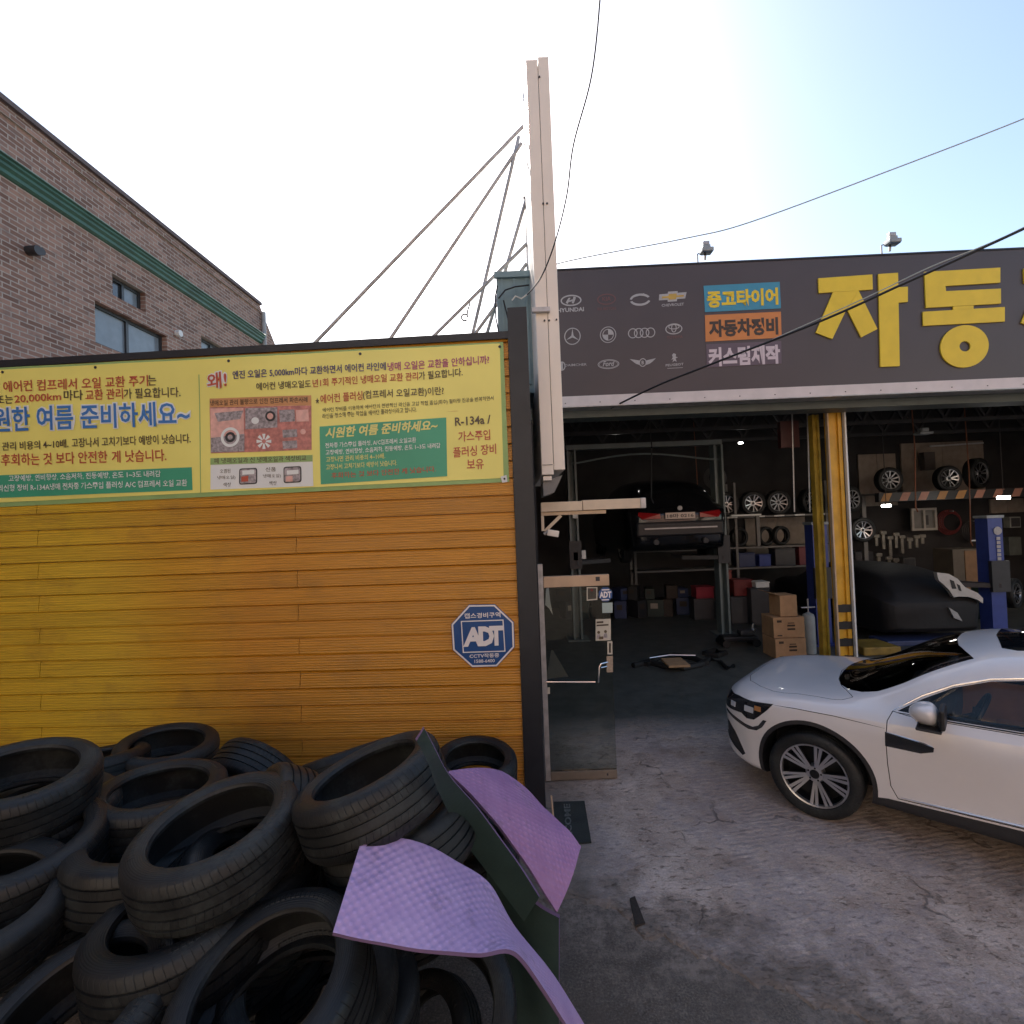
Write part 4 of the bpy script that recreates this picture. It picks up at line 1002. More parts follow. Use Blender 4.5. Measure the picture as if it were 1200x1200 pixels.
def car_loft(M, ds=.05, ks=1.0):
    ss = []
    s = 0.0
    while s < 4.67 - 1e-6:
        ss.append(s); s += .02 if (s < .2 or s > 4.4) else ds
    ss.append(4.67)
    mb = MB(); vs = []; ring = None
    for s in ss:
        sec = car_section(s)
        full = [Vector((-SX(s), p.x, p.y)) for p in sec] + [Vector((-SX(s), -p.x, p.y)) for p in sec[-2:0:-1]]
        ring = len(full); vs += full
    fs = []
    for i in range(len(ss) - 1):
        for k in range(ring):
            fs.append((i * ring + k, i * ring + (k + 1) % ring, (i + 1) * ring + (k + 1) % ring, (i + 1) * ring + k))
    fs.append(tuple(range(ring))); fs.append(tuple(range((len(ss) - 1) * ring, len(ss) * ring))[::-1])
    mb.add(vs, fs, M, True)
    return mb

SUV_Y = 10.3
M_dpaint = mat('near-black car paint', (.010, .010, .012), .18, .3, var=0, coat=.6)
M_tail = mat('red tail lamp', (.28, .012, .014), .15, var=0, coat=.5)
M_plate = mat('plate cream', (.62, .5, .42), .5, var=.05)
pc = P(797, 620, SUV_Y)
suv = thing('lifted_car', 'black car seen from behind, raised on the workshop lift', 'car', (pc.x, SUV_Y, pc.z - .70), (0, 0, R(90)))
# car looks along +x in its own frame; the rear bumper is at x = 0
bod = car_loft(M_dpaint, .12)
for v in bod.v: v.x += 4.67; v.y *= 1.06
suv.scale = (1.1, 1.1, 1.08)
lpart('body', bod, suv)
def rearx(y, z): return -.015
mb = MB()
def onrear(pts, M, th=.03, lift=.0):      # a plate following the tail, given by (y, z) corners
    out = []
    for y, z in pts:
        best = 4.67
        s = 4.67
        while s > 3.6:
            sec = car_section(s); zt = None
            # height of the body top at this lateral position
            a = abs(y / 1.06); hi = max((p.y for p in sec if p.x >= a - .03), default=0)
            if hi >= z: best = s; break
            s -= .02
        out.append(Vector((4.67 - best - .012 - lift, y, z)))
    mb.prism(out, (-th * .4, 0, 0), M)
onrear([(-.62, 1.12), (.62, 1.12), (.52, 1.46), (-.52, 1.46)], M_glassdark); lpart('rear_window', mb, suv)
for sy in (-1, 1):
    mb = MB(); onrear([(sy * .36, .86), (sy * .70, .85), (sy * .76, .93), (sy * .74, .985), (sy * .36, .945)], M_tail, .06); lpart('tail_light', mb, suv)
mb = MB(); mb.box((-.05, -.27, .84), (-.028, .27, .96), M_plate, ch=.006); pl_ = lpart('number_plate', mb, suv)
uv, fs = text_raw('18마 0216', .02, 2); mb = MB(); mb.add([Vector((-.054, .24 - .48 * u, .862 + .075 * v)) for u, v in uv], fs, M_wire); lpart('lettering', mb, pl_)
mb = MB(); mb.lathe([(.001, .012), (.04, .010), (.045, 0)], M_slog, 20, Matrix.Translation((-.04, 0, 1.04)) @ Matrix.Rotation(R(-90), 4, 'Y')); lpart('emblem', mb, suv)
mb = MB(); mb.box((-.06, -.66, .66), (-.02, .66, .685), M_rims2); mb.box((-.045, -.60, .73), (-.01, .60, .745), M_dark); mb.box((-.04, -.62, .56), (-.01, .62, .57), M_dark); lpart('bumper_trim', mb, suv)
mb = MB(); mb.box((-.03, -.8, .52), (.3, .8, .80), M_black, ch=.04); lpart('bumper', mb, suv)
for sy in (-.45, .45): mb = MB(); mb.tube([(-.04, sy, .42), (.25, sy, .42)], .05, M_dark, 12); lpart('exhaust', mb, suv)
for x in (.95, 3.7):
    for sy in (-1, 1):
        wl = bpy.data.objects.new('wheel', None); col.objects.link(wl); wl.parent = suv; wl.location = (x, sy * .82, .30); wl.rotation_euler = (R(-90 * sy), 0, 0)
        link('tyre', ME_TYREW, wl); link('rim', ME_RIM5, wl)

# ---------------------------------------------------------------- lifts
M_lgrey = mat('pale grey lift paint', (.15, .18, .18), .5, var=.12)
def lift(name, label, xa, xb, Y, ztop, M, wd, arms_z, plate=False):
    t = thing(name, label, 'car lift', ((xa + xb) / 2, Y, Z0))
    for k, x in enumerate((xa, xb)):
        mb = MB(); s = 1 if k == 0 else -1
        mb.box((x - wd / 2, Y, Z0 + .02), (x - wd / 2 + .04, Y + .26, ztop), M); mb.box((x + wd / 2 - .04, Y, Z0 + .02), (x + wd / 2, Y + .26, ztop), M); mb.box((x - wd / 2 + .041, Y + (.0 if plate else .2), Z0 + .02), (x + wd / 2 - .041, Y + .255, ztop - .002), M)
        mb.box((x - .22, Y - .1, Z0), (x + .22, Y + .4, Z0 + .018), M)
        cl = wpart('column', mb, t)
        if plate:
            mb = MB(); mb.box((x - .16, Y - .02, ztop + .002), (x + .16, Y + .27, ztop + .05), M_grey); wpart('cap', mb, cl)
        mb = MB(); mb.box((x - wd / 2 - .03, Y - .07, arms_z - .12), (x + wd / 2 + .03, Y - .003, arms_z + .45), M_dark)
        for yy in (-.3, .35): mb.bar((x, Y - .04, arms_z), (x + s * .75, Y + yy + .6, arms_z), .10, .08, M_dark)
        wpart('arm', mb, t)
    return t
xa, xb = P(673, 620, 10.6).x, P(846, 620, 10.6).x
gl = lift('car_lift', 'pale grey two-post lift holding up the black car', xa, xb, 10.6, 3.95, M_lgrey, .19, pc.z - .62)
mb = MB(); mb.box((xa - .1, 10.65, 3.96), (xb + .1, 10.8, 4.06), M_lgrey)
pts = [Vector((xa + (xb - xa) * k / 10, 10.62, 3.72 + .10 * math.sin(k / 10 * math.pi * 1.5 - .6))) for k in range(11)]; mb.tube(pts, .02, M_lgrey, 6)
wpart('crossbeam', mb, gl)
for x, z in ((xa + .02, 2.62), (xa + .0, 1.75), (xa + .16, 1.78)): mb = MB(); mb.box((x - .05, 10.53, z - .09), (x + .05, 10.59, z + .09), M_white, ch=.006); wpart('control_box', mb, gl)
xa2, xb2 = P(964, 690, 9.5).x, P(1169, 670, 9.5).x
bl = lift('car_lift', 'deep blue two-post lift in the right-hand bay', xa2, xb2, 9.5, P(1168, 607, 9.5).z, M_blue, .27, 1.0, True)
mb = MB(); q = P(1169, 622, 9.49); mb.lathe([(.001, .006), (.075, .006), (.078, 0)], M_slog, 20, Matrix.Translation(q) @ Matrix.Rotation(R(90), 4, 'X'))
for k in range(6): mb.box((q.x - .035 + .004 * (k % 2), 9.482, q.z - .17 - k * .075), (q.x + .035, 9.489, q.z - .115 - k * .075), M_slog)
wpart('marking', mb, bl)

# ---------------------------------------------------------------- racks on the back wall, wheels on them
BY = 13.2
M_shelf = mat('rack steel', (.16, .155, .15), .5, var=.15)
rk = thing('wheel_rack', 'long steel rack with pale-edged shelves along the back wall', 'rack', (3, BY + .3, Z0))
def shelfz(py, px=900): return P(px, py, BY).z
zA, zB, zC = shelfz(604), shelfz(640), shelfz(664)
for z, x1 in ((zA, P(985, 600, BY).x), (zB, P(985, 600, BY).x), (zC, P(960, 600, BY).x)):
    mb = MB(); mb.box((P(742, 600, BY).x, BY, z - .04), (x1, BY + .6, z), M_shelf); wpart('shelf', mb, rk)
for px_ in (858, 890, 913, 937, 960):
    q = P(px_, 603, BY); mb = MB(); mb.box((q.x - .13, BY - .012, zA - .035), (q.x + .13, BY - .002, zA + .002), M_white); wpart('edge_label', mb, rk)
for px_ in (742, 862, 983):
    q = P(px_, 620, BY); mb = MB(); mb.box((q.x, BY + .02, Z0), (q.x + .06, BY + .08, 3.3), M_shelf); mb.box((q.x, BY + .52, Z0), (q.x + .06, BY + .58, 3.3), M_shelf); wpart('upright', mb, rk)
mb = MB(); q = P(857, 603, BY - .4); mb.box((q.x, BY - .4, zA + .01), (q.x + .75, BY - .3, zA + .05), M_twht); mb.box((q.x + .62, BY - .4, zA - .75), (q.x + .7, BY - .32, zA + .008), M_shelf); wpart('bracket', mb, rk)

def wheel_at(px, py, Y, label, rimme=ME_RIM5, rot=0, sc_=1.0, grp='alloy wheels stored at the back', yaw=0):
    q = P(px, py, Y)
    t = thing('spare_wheel', label, 'wheel', q, (R(90), R(rot), R(yaw)), grp); t.scale = (sc_,) * 3
    link('tyre', ME_TYREW, t); link('rim', rimme, t); return t
zr_ = zA + .328
def wz(px, z, Y, label, **k):
    q = P(px, 600, Y); t = wheel_at(px, 600, Y, label, **k); t.location = (q.x, Y, z); return t
wz(851, zr_, BY + .22, 'silver spoked wheel half hidden behind the grey lift column, leftmost on the rack', rot=10)
wz(882, zr_, BY + .2, 'silver double-spoked wheel on the rack, first to the right of the grey column', rot=25)
wz(911.5, zr_, BY + .2, 'dull grey many-spoked wheel on the rack between two silver ones', rimme=ME_RIM10)
wz(947, zr_, BY + .25, 'silver spoked wheel on the rack partly behind the yellow pillars', rot=40, yaw=28)
# striped beam and the wheels on it
bx0, bx1 = P(1030, 580, 12.6).x, P(1290, 580, 12.6).x; zbm = P(1110, 580, 12.6).z
bm_ = thing('hazard_beam', 'orange and black hazard-striped beam carrying wheels at the back', 'beam', ((bx0 + bx1) / 2, 12.6, zbm))
mb = MB(); mb.box((bx0, 12.6, zbm - .11), (bx1, 12.75, zbm + .11), M_black); mb.box((bx0, 12.752, zbm + .07), (bx1, 13.6, zbm + .11), M_shelf)
for x in (bx0 + .05, bx1 - .15): mb.box((x, 13.3, Z0), (x + .1, 13.4, zbm + .07), M_shelf)
bm_['kind'] = 'thing'; wpart('beam', mb, bm_)
M_hz = [mat('faded orange stripe', (.40, .20, .06), .5), mat('faded pink stripe', (.42, .20, .14), .5)]
for k in range(12):
    x = bx0 + .03 + k * .46; mb = MB(); mb.prism([(x, 12.596, zbm - .10), (x + .2, 12.596, zbm - .10), (x + .30, 12.596, zbm + .10), (x + .10, 12.596, zbm + .10)], (0, .002, 0), M_hz[k in (1, 2, 5, 6, 7)]); wpart('stripe', mb, bm_)
zw = zbm + .11 + .328
wz(1043, zw - .0, 12.95, 'silver multi-spoke wheel above the left end of the striped beam', rimme=ME_RIM10)
wz(1112, zw - .02, 12.9, 'silver wheel standing on the striped beam above the framed board', rot=18)
wz(1147, zw + .1, 13.2, 'tilted wheel with a thick tyre, rightmost above the striped beam', rot=5, sc_=1.22, yaw=20)
wz(997, zw - .45, 12.95, 'dark spoked wheel directly right of the wide yellow pillar', rimme=ME_RIM10, yaw=20)
wheel_at(1009.5, 621, 12.4, 'bright alloy wheel hung low on the back wall right of the yellow pillar', rot=8, sc_=.92)
wheel_at(1186, 695, 10.6, 'silver wheel leaning behind the right blue lift column', rot=12, sc_=.95, yaw=30)
# panels on the back wall
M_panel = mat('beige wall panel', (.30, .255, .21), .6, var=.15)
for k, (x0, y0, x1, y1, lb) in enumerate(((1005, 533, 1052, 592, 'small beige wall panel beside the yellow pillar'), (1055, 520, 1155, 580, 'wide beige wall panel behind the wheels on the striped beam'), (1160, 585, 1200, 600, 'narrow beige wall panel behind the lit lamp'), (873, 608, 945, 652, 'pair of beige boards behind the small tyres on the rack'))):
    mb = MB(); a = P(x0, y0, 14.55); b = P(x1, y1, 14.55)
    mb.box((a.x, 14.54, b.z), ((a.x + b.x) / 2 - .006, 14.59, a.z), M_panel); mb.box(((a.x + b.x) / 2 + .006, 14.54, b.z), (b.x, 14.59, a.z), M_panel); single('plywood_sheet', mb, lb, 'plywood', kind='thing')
mb = MB(); a = P(1090, 523, 14.3); b = P(1152, 519, 14.3); mb.bar(a, b, .04, .04, mat('tube lamp housing', (.6, .6, .6), .4)); single('tube_lamp', mb, 'thin unlit white tube lamp above the wheels at the back', 'lamp')
# small tyres on the middle shelf
tspots = [(900, 'small worn tyre on the middle shelf, left of the pair'), (918, 'small worn tyre on the middle shelf, right of the pair'), (868, 'dark tyre at the left end of the middle shelf')]
for px_, lb in tspots:
    q = P(px_, 600, BY); t = link('tyre', ME_TYRE); t.location = (q.x, BY + .2, zB + .252); t.rotation_euler = (R(90), 0, R(15)); t.scale = (.8,) * 3; props(t, lb, 'tyre', 'small tyres on the rack')
# clutter on the lower shelves
M_navy = mat('navy plastic', (.03, .045, .12), .5); M_toolb = mat('dark tool grey', (.05, .05, .055), .45)
def crate(px, py, Y, sx, sz, M, name, label, cat, sy=.35, base=None):
    q = P(px, py, Y); z = q.z if base is None else base
    t = thing(name, label, cat, (q.x, Y + sy / 2, z)); mb = MB(); mb.box((-sx / 2, -sy / 2, .002), (sx / 2, sy / 2, sz), M, ch=.015); lpart('body', mb, t)
    mb = MB(); mb.box((-sx / 2 - .008, -sy / 2 - .008, sz + .002), (sx / 2 + .008, sy / 2 + .008, sz + .03), M, ch=.006); lpart('lid', mb, t)
    return t
crate(876, 662, BY + .05, .42, .34, M_navy, 'tool_case', 'navy plastic case on the lower rack shelf beside the grey lift column', 'case', base=zC)
crate(897, 662, BY + .05, .3, .28, M_blue, 'tool_case', 'brighter blue case on the lower rack shelf, middle one', 'case', base=zC)
crate(921, 662, BY + .05, .52, .42, M_toolb, 'tool_case', 'large dark grey case with pale letters on the lower rack shelf', 'case', base=zC)
crate(944, 662, BY + .05, .3, .45, mat('maroon case', (.16, .03, .04), .5), 'tool_case', 'maroon case at the right end of the lower rack shelf', 'case', base=zC)
crate(872, 712, 11.6, .42, .34, M_red, 'tool_chest', 'bright red tool chest right of the grey lift column', 'chest', base=Z0 + .62)
crate(872, 735, 11.6, .55, .58, M_toolb, 'drawer_cabinet', 'dark drawer cabinet under the bright red tool chest', 'cabinet', base=Z0)
crate(853, 712, 11.9, .25, .7, mat('brick red drum', (.24, .05, .035), .5), 'tool_chest', 'dull red chest tucked behind the grey lift column', 'chest', base=Z0 + .45)
crate(853, 735, 11.9, .35, .42, M_toolb, 'drawer_cabinet', 'low dark cabinet under the dull red chest', 'cabinet', base=Z0)
crate(827, 712, 12.2, .42, .25, mat('crimson cloth', (.28, .02, .04), .7), 'tool_chest', 'crimson low chest under the rear of the black car', 'chest', base=Z0 + .5)
crate(827, 740, 12.2, .5, .47, M_toolb, 'drawer_cabinet', 'low dark cabinet below the crimson chest', 'cabinet', base=Z0)
crate(895, 710, 11.4, .3, .10, M_white, 'parts_box', 'small white box on a dark cabinet left of the cardboard cartons', 'box', base=Z0 + .82)
crate(893, 735, 11.4, .42, .78, M_toolb, 'drawer_cabinet', 'tall dark cabinet left of the cardboard cartons', 'cabinet', base=Z0)
# cartons
def carton(px, Y, sx, sy, sz, z, label, open_=False, rz=0):
    q = P(px, 740, Y); t = thing('carton', label, 'carton', (q.x, Y + sy / 2, z), (0, 0, R(rz)), 'cardboard cartons stacked in front of the blue lift')
    mb = MB(); mb.box((-sx / 2, -sy / 2, .002), (sx / 2, sy / 2, sz), M_card, ch=.006); b_ = lpart('body', mb, t)
    if open_:
        mb = MB(); mb.prism([(-sx / 2, -sy / 2, sz + .004), (-sx / 2, sy / 2, sz + .004), (-sx / 2 - .2, sy / 2, sz + .07), (-sx / 2 - .2, -sy / 2, sz + .07)], (0, 0, .006), M_card); lpart('flap', mb, t)
    else:
        mb = MB()
        for x0, z0, x1, z1 in ((-.20, .26, -.12, .30), (-.20, .03, -.12, .05), (-.02, .24, .09, .255), (-.03, .19, .1, .22), (-.03, .13, .1, .16)):
            mb.box((x0, -sy / 2 - .003, z0), (x1, -sy / 2 - .001, z1), M_wire)
        lpart('printing', mb, b_)
    return t
carton(926, 8.7, .52, .45, .345, Z0, 'sealed brown carton with dark printing at the bottom of the stack')
carton(925.5, 8.72, .52, .45, .345, Z0 + .352, 'sealed brown carton with dark printing in the middle of the stack', rz=-2)
carton(925, 8.75, .30, .34, .36, Z0 + .704, 'small plain brown carton with an open flap on top of the stack', True, rz=3)
# gas bottle behind the cartons
t = thing('gas_bottle', 'pale grey gas bottle standing between the cartons and the blue column', 'gas bottle', P(949, 757, 9.0)); t.location.z = Z0
mb = MB(); mb.lathe([(.001, .002), (.095, .005), (.10, .03), (.10, .62), (.085, .68), (.03, .71), (.02, .72)], M_grey, 20); lpart('body', mb, t)
mb = MB(); mb.tube([(0, 0, .72), (0, 0, .95)], .012, M_galv, 8); mb.tube([(-.12, 0, .80), (.12, 0, .80)], .012, M_galv, 8); lpart('valve', mb, t)
# low trolley jack
q = P(868, 737, 9.6)
t = thing('trolley_jack', 'low black trolley jack on the workshop floor beside the grey lift column', 'jack', (q.x, 9.7, Z0))
mb = MB(); mb.box((-.34, -.14, .10), (.30, .14, .20), M_black, ch=.03); mb.box((.0, -.10, .2), (.28, .10, .30), M_toolb, ch=.03); lpart('frame', mb, t)
for x in (-.3, .26):
    mb = MB(); mb.tube([(x, -.17, .075), (x, .17, .075)], .073, M_black, 16); lpart('wheel', mb, t)
mb = MB(); mb.tube([(.2, -.12, .3), (.23, -.12, .44)], .025, M_chrome, 10); mb.lathe([(.03, 0), (.05, .02), (.05, .05), (.001, .06)], M_chrome, 14, Matrix.Translation((.23, -.12, .28))); lpart('ram', mb, t)
M_pb1 = mat('greasy black box', (.02, .02, .022), .5); M_pb2 = mat('dull brown box', (.045, .032, .025), .7); M_pb3 = mat('dark green box', (.018, .03, .026), .5)
# dark parts boxes piled at the back under the raised car
for k in range(16):
    x = 1.35 + (k % 8) * .42 + random.uniform(-.1, .1); z = Z0 + (k // 8) * .44; w_ = random.uniform(.11, .20); h_ = random.uniform(.22, .43) if k > 7 else .43
    t = thing('parts_box', 'dark parts box piled at the back of the workshop under the raised black car', 'box', (x, 13.0 + random.uniform(-.1, .1), z), (0, 0, random.uniform(-.5, .5)), 'dark parts boxes piled under the raised car')
    M = (M_pb1, M_navy, M_pb2, M_pb3)[(k * 7) % 4]
    mb = MB(); mb.box((-w_, -.2, .002), (w_, .2, h_), M, ch=.012); lpart('case', mb, t); mb = MB(); mb.box((-w_ * .6, -.206, h_ * .5), (w_ * .3, -.201, h_ * .8), M_pb2 if k % 5 else M_panel); lpart('tag', mb, t)
# tool wall
mb = MB(); a = P(1068, 596, 14.2); b = P(1099, 621, 14.2)
t = thing('framed_board', 'white-framed board on the dark wall under the striped beam', 'board', ((a.x + b.x) / 2, 14.3, b.z))
for x0, x1, z0, z1 in ((a.x, b.x, a.z - .06, a.z), (a.x, b.x, b.z, b.z + .06), (a.x, a.x + .06, b.z + .061, a.z - .061), (b.x - .06, b.x, b.z + .061, a.z - .061), ((a.x + b.x) / 2 - .03, (a.x + b.x) / 2 + .03, b.z + .061, a.z - .061)): mb.box((x0, 14.2, z0), (x1, 14.26, z1), mat('off-white frame', (.42, .4, .36), .5))
wpart('frame', mb, t)
mb = MB(); mb.box((a.x + .03, 14.262, b.z + .03), (b.x - .03, 14.29, a.z - .03), mat('grey board', (.20, .20, .19), .5)); mb.box((b.x - .32, 14.25, b.z + .15), (b.x - .2, 14.261, a.z - .2), M_toolb); wpart('backing', mb, t)
M_tool = mat('hand tool steel', (.24, .23, .20), .5, .4, var=.3)
ts = [(1027, 626, .32), (1035, 622, .5), (1043, 628, .55), (1050, 624, .42), (1057, 627, .5), (1066, 630, .3), (1074, 627, .34), (1081, 626, .26), (1030, 648, .3), (1042, 652, .45), (1050, 654, .36)]
for k, (x, y, l) in enumerate(ts):
    mb = MB(); q = P(x, y, 13.9)
    mb.box((q.x - .05, 13.88, q.z - l), (q.x + .03, 13.93, q.z), M_tool, ch=.01); mb.box((q.x - .09, 13.87, q.z - .1), (q.x + .08, 13.94, q.z - .004), M_tool, ch=.02)
    place = ['far left of', 'next in', 'longest pale piece in', 'short piece in', 'fifth in', 'squat piece in', 'light piece in', 'rightmost in', 'leftmost below', 'middle one below', 'rightmost below'][k]
    single('hand_tool', mb, f'grey hanging hand tool, {place} the upper row under the striped beam', 'tool', 'tools hanging on the dark wall')
# cabinet with wooden door
a = P(1117, 644, 12.4); b = P(1153, 715, 12.4)
t = thing('wooden_cabinet', 'tall brown wooden cabinet beside the right blue lift column', 'cabinet', ((a.x + b.x) / 2, 12.6, Z0))
mb = MB(); mb.box((a.x, 12.42, Z0), (b.x, 13.0, a.z), mat('cabinet side', (.12, .10, .075), .6)); wpart('body', mb, t)
mb = MB(); xm_ = a.x + (b.x - a.x) * .42
M_cabw = mat('brown veneer', (.24, .135, .065), .5, var=.15, vs=6)
mb.box((xm_, 12.40, Z0 + .06), (b.x - .03, 12.418, a.z - .04), M_cabw); d_ = wpart('door', mb, t)
mb = MB(); mb.box((xm_ + .15, 12.385, 1.62), (xm_ + .3, 12.398, 1.65), M_alu); wpart('handle', mb, d_)
M_hosec = mat('faded orange air line', (.20, .07, .03), .5)
# low dark car under a sheet, and the bare pale wing leaning beside it
q = P(1092, 680, 9.25)
t = thing('covered_car', 'low car under a black sheet standing in the right-hand bay', 'car', (q.x, 9.2, Z0), (0, 0, R(87)))
bod = car_loft(mat('black car cover', (.008, .008, .009), .7, bump=1.0, bs=5), .14)
for v in bod.v: v.x += 4.67; v.z *= .80
lpart('body', bod, t)
q = [P(x, y, 9.1) for x, y in ((1098, 671), (1112, 672.5), (1122, 678), (1131, 688), (1146, 695), (1152, 701), (1152, 707), (1146, 703), (1136, 699.5), (1124, 699), (1118, 700), (1113, 692), (1106, 685), (1100, 680))]
t = thing('car_wing', 'bare pale car wing resting on the right edge of the black sheeted car', 'car part', q[8])
mb = MB(); mb.prism(q, (0.02, .10, .0), mat('pale wing', (.50, .48, .44), .35)); wpart('panel', mb, t)
mb = MB()
for c4 in (((1113, 679), (1118, 681), (1121, 690), (1116, 690)), ((1121, 684), (1125, 686), (1127, 693), (1124, 692))): mb.prism([P(x, y, 9.094) for x, y in c4], (0, .003, 0), M_black)
wpart('opening', mb, t)
mb = MB(); q = [P(1112, 712, 9.15), P(1122, 718, 9.15), P(1128, 728, 9.15), P(1118, 724, 9.15)]; mb.prism(q, (0, .05, 0), M_rims2); single('bumper_piece', mb, 'short grey bumper piece below the pale car wing', 'car part')
# ramp plates and clutter of the right bay
M_ochre = mat('ochre ramp paint', (.26, .17, .03), .6, var=.3)
mb = MB(); a = P(1003, 757, 8.9); b = P(1046, 757, 8.9); mb.box((a.x, 8.7, Z0), (b.x, 9.3, Z0 + .14), M_ochre, ch=.02); single('ramp_plate', mb, 'ochre yellow ramp plate on the floor right of the yellow pillar', 'ramp')
mb = MB(); a = P(1040, 752, 9.2); mb.box((a.x, 9.2, Z0), (a.x + 1.6, 9.7, Z0 + .1), M_navy, ch=.02); single('ramp_plate', mb, 'navy ramp plate on the floor beside the ochre one', 'ramp')
def drum(px, Y, r_, h_, M, name, label, cat):
    q = P(px, 700, Y); t = thing(name, label, cat, (q.x, Y, Z0)); mb = MB(); mb.lathe([(.001, .0), (r_, .004), (r_, h_ * .33), (r_ + .012, h_ * .34), (r_, h_ * .36), (r_, h_ * .66), (r_ + .012, h_ * .67), (r_, h_ * .69), (r_, h_)], M, 24); lpart('shell', mb, t)
    mb = MB(); mb.lathe([(r_ + .006, h_ - .01), (r_ + .006, h_ + .015), (r_ - .01, h_ + .015), (r_ - .012, h_ + .002), (.001, h_ + .002)], M_toolb, 24); lpart('lid', mb, t)
drum(1008, 11.6, .29, .88, M_blue, 'oil_drum', 'blue oil drum right of the wide yellow pillar', 'drum')
drum(1024, 12.2, .29, .88, M_toolb, 'oil_drum', 'dark oil drum between the blue drum and the black sheeted car', 'drum')
drum(1157, 11.2, .26, .7, mat('dull green drum', (.03, .06, .045), .5), 'oil_drum', 'dull green drum behind the right blue lift column', 'drum')
def reel(px, py, Y, r_, M, label):
    q = P(px, py, Y); t = thing('hose_coil', label, 'hose', q); mb = MB()
    for k in range(4): mb.tube([(r_ * (1 - k * .09) * math.cos(a * .262), -.03 * k, r_ * (1 - k * .09) * math.sin(a * .262)) for a in range(25)], .016, M, 6)
    lpart('coil', mb, t); mb = MB(); mb.tube([(0, .1, r_ * .9), (0, -.16, r_ * .9)], .018, M_galv, 8); lpart('hook', mb, t)
reel(1112, 612, 14.3, .34, mat('dull red hose', (.14, .02, .02), .6), 'dull red hose coil hung right of the white-framed board')
reel(1140, 622, 14.3, .3, mat('black hose', (.03, .03, .032), .5), 'black hose coil hung left of the right blue lift column')
reel(838, 560, 13.9, .3, mat('grey hose', (.09, .09, .09), .5), 'grey hose coil hung above the black car on the back wall')
for k, (px, py, w_, h_, c, lb) in enumerate(((1190, 640, .34, .5, (.12, .14, .13), 'grey-green wall box right of the right blue column'), (1190, 612, .3, .3, (.30, .32, .30), 'pale wall box above the grey-green one'), (1013, 655, .5, .4, (.05, .05, .06), 'dark cabinet hung right of the wide yellow pillar'), (1066, 660, .34, .3, (.10, .10, .10), 'wire-framed box above the roof of the black sheeted car'), (1090, 540, .3, .5, (.08, .07, .065), 'dark box fixed above the striped beam'))):
    q = P(px, py, 14.2); M = mat('box paint', c, .5, var=.2); t = thing('wall_box', lb, 'box', q); mb = MB(); mb.box((-w_ / 2, 0, -h_ / 2), (w_ / 2, .2, h_ / 2), M, ch=.01); lpart('case', mb, t); mb = MB(); mb.box((-w_ / 2 + .03, -.012, -h_ / 2 + .03), (w_ / 2 - .03, -.002, h_ / 2 - .03), M_toolb if k % 2 else M, ch=.004); lpart('door', mb, t)
# hanging air lines and a work light lead
for k, (px, Y, y1, lb) in enumerate(((760, 9.6, 590, 'thin air line hanging left of the raised black car'), (1068, 10.4, 600, 'thin air line hanging over the black sheeted car'), (812, 12.6, 640, 'thin air line hanging behind the raised black car'), (1130, 11.6, 640, 'thin air line hanging before the hose coils'))):
    mb = MB(); a = P(px, 480, Y); b = P(px + 2, y1, Y); mb.tube([(a.x, Y, 4.9), (a.x + .03, Y, (4.9 + b.z) / 2), (a.x - .02, Y, b.z + .1), (a.x + .02, Y, b.z)], .012, M_hosec if k else M_black, 6); single('air_line', mb, lb, 'hose')
# workshop lamps
M_lamp = emit('lamp glow', (1, .96, .9), 14)
for k, (x, y, Y, s, lb) in enumerate(((1038.5, 592.5, 11.5, .085, 'small lit lamp at the left end of the striped beam'), (1176, 583, 11.5, .11, 'wider lit lamp over the right blue lift column'), (722, 522, 11.5, .05, 'tiny lit lamp under the roof above the black car'), (868, 519, 12.0, .05, 'tiny lit lamp under the roof right of the grey lift column'))):
    q = P(x, y, Y); t = thing('ceiling_lamp', lb, 'lamp', q, group='lit workshop lamps')
    mb = MB(); mb.box((-s, -s * .5, -s * .35), (s, s * .5, s * .3), M_lamp, ch=.012); lpart('bulb', mb, t)
    mb = MB(); mb.box((-s * 1.1, -s * .6, s * .3), (s * 1.1, s * .6, s * .45), M_grey); mb.tube([(0, 0, s * .46), (0, 0, 4.9 - q.z)], .008, M_dark, 6); lpart('shade', mb, t)
q = P(1082, 507, 10.2)
t = thing('projector_lamp', 'unlit grey hanging work lamp below the roof truss', 'lamp', q); mb = MB(); mb.box((-.13, -.1, -.04), (.13, .1, .01), M_grey, ch=.015); mb.box((-.07, -.07, .012), (.07, .07, .09), M_grey, ch=.02); lpart('housing', mb, t)
mb = MB(); mb.tube([(0, 0, .09), (0, 0, 4.9 - q.z)], .008, M_dark, 6); lpart('rod', mb, t)
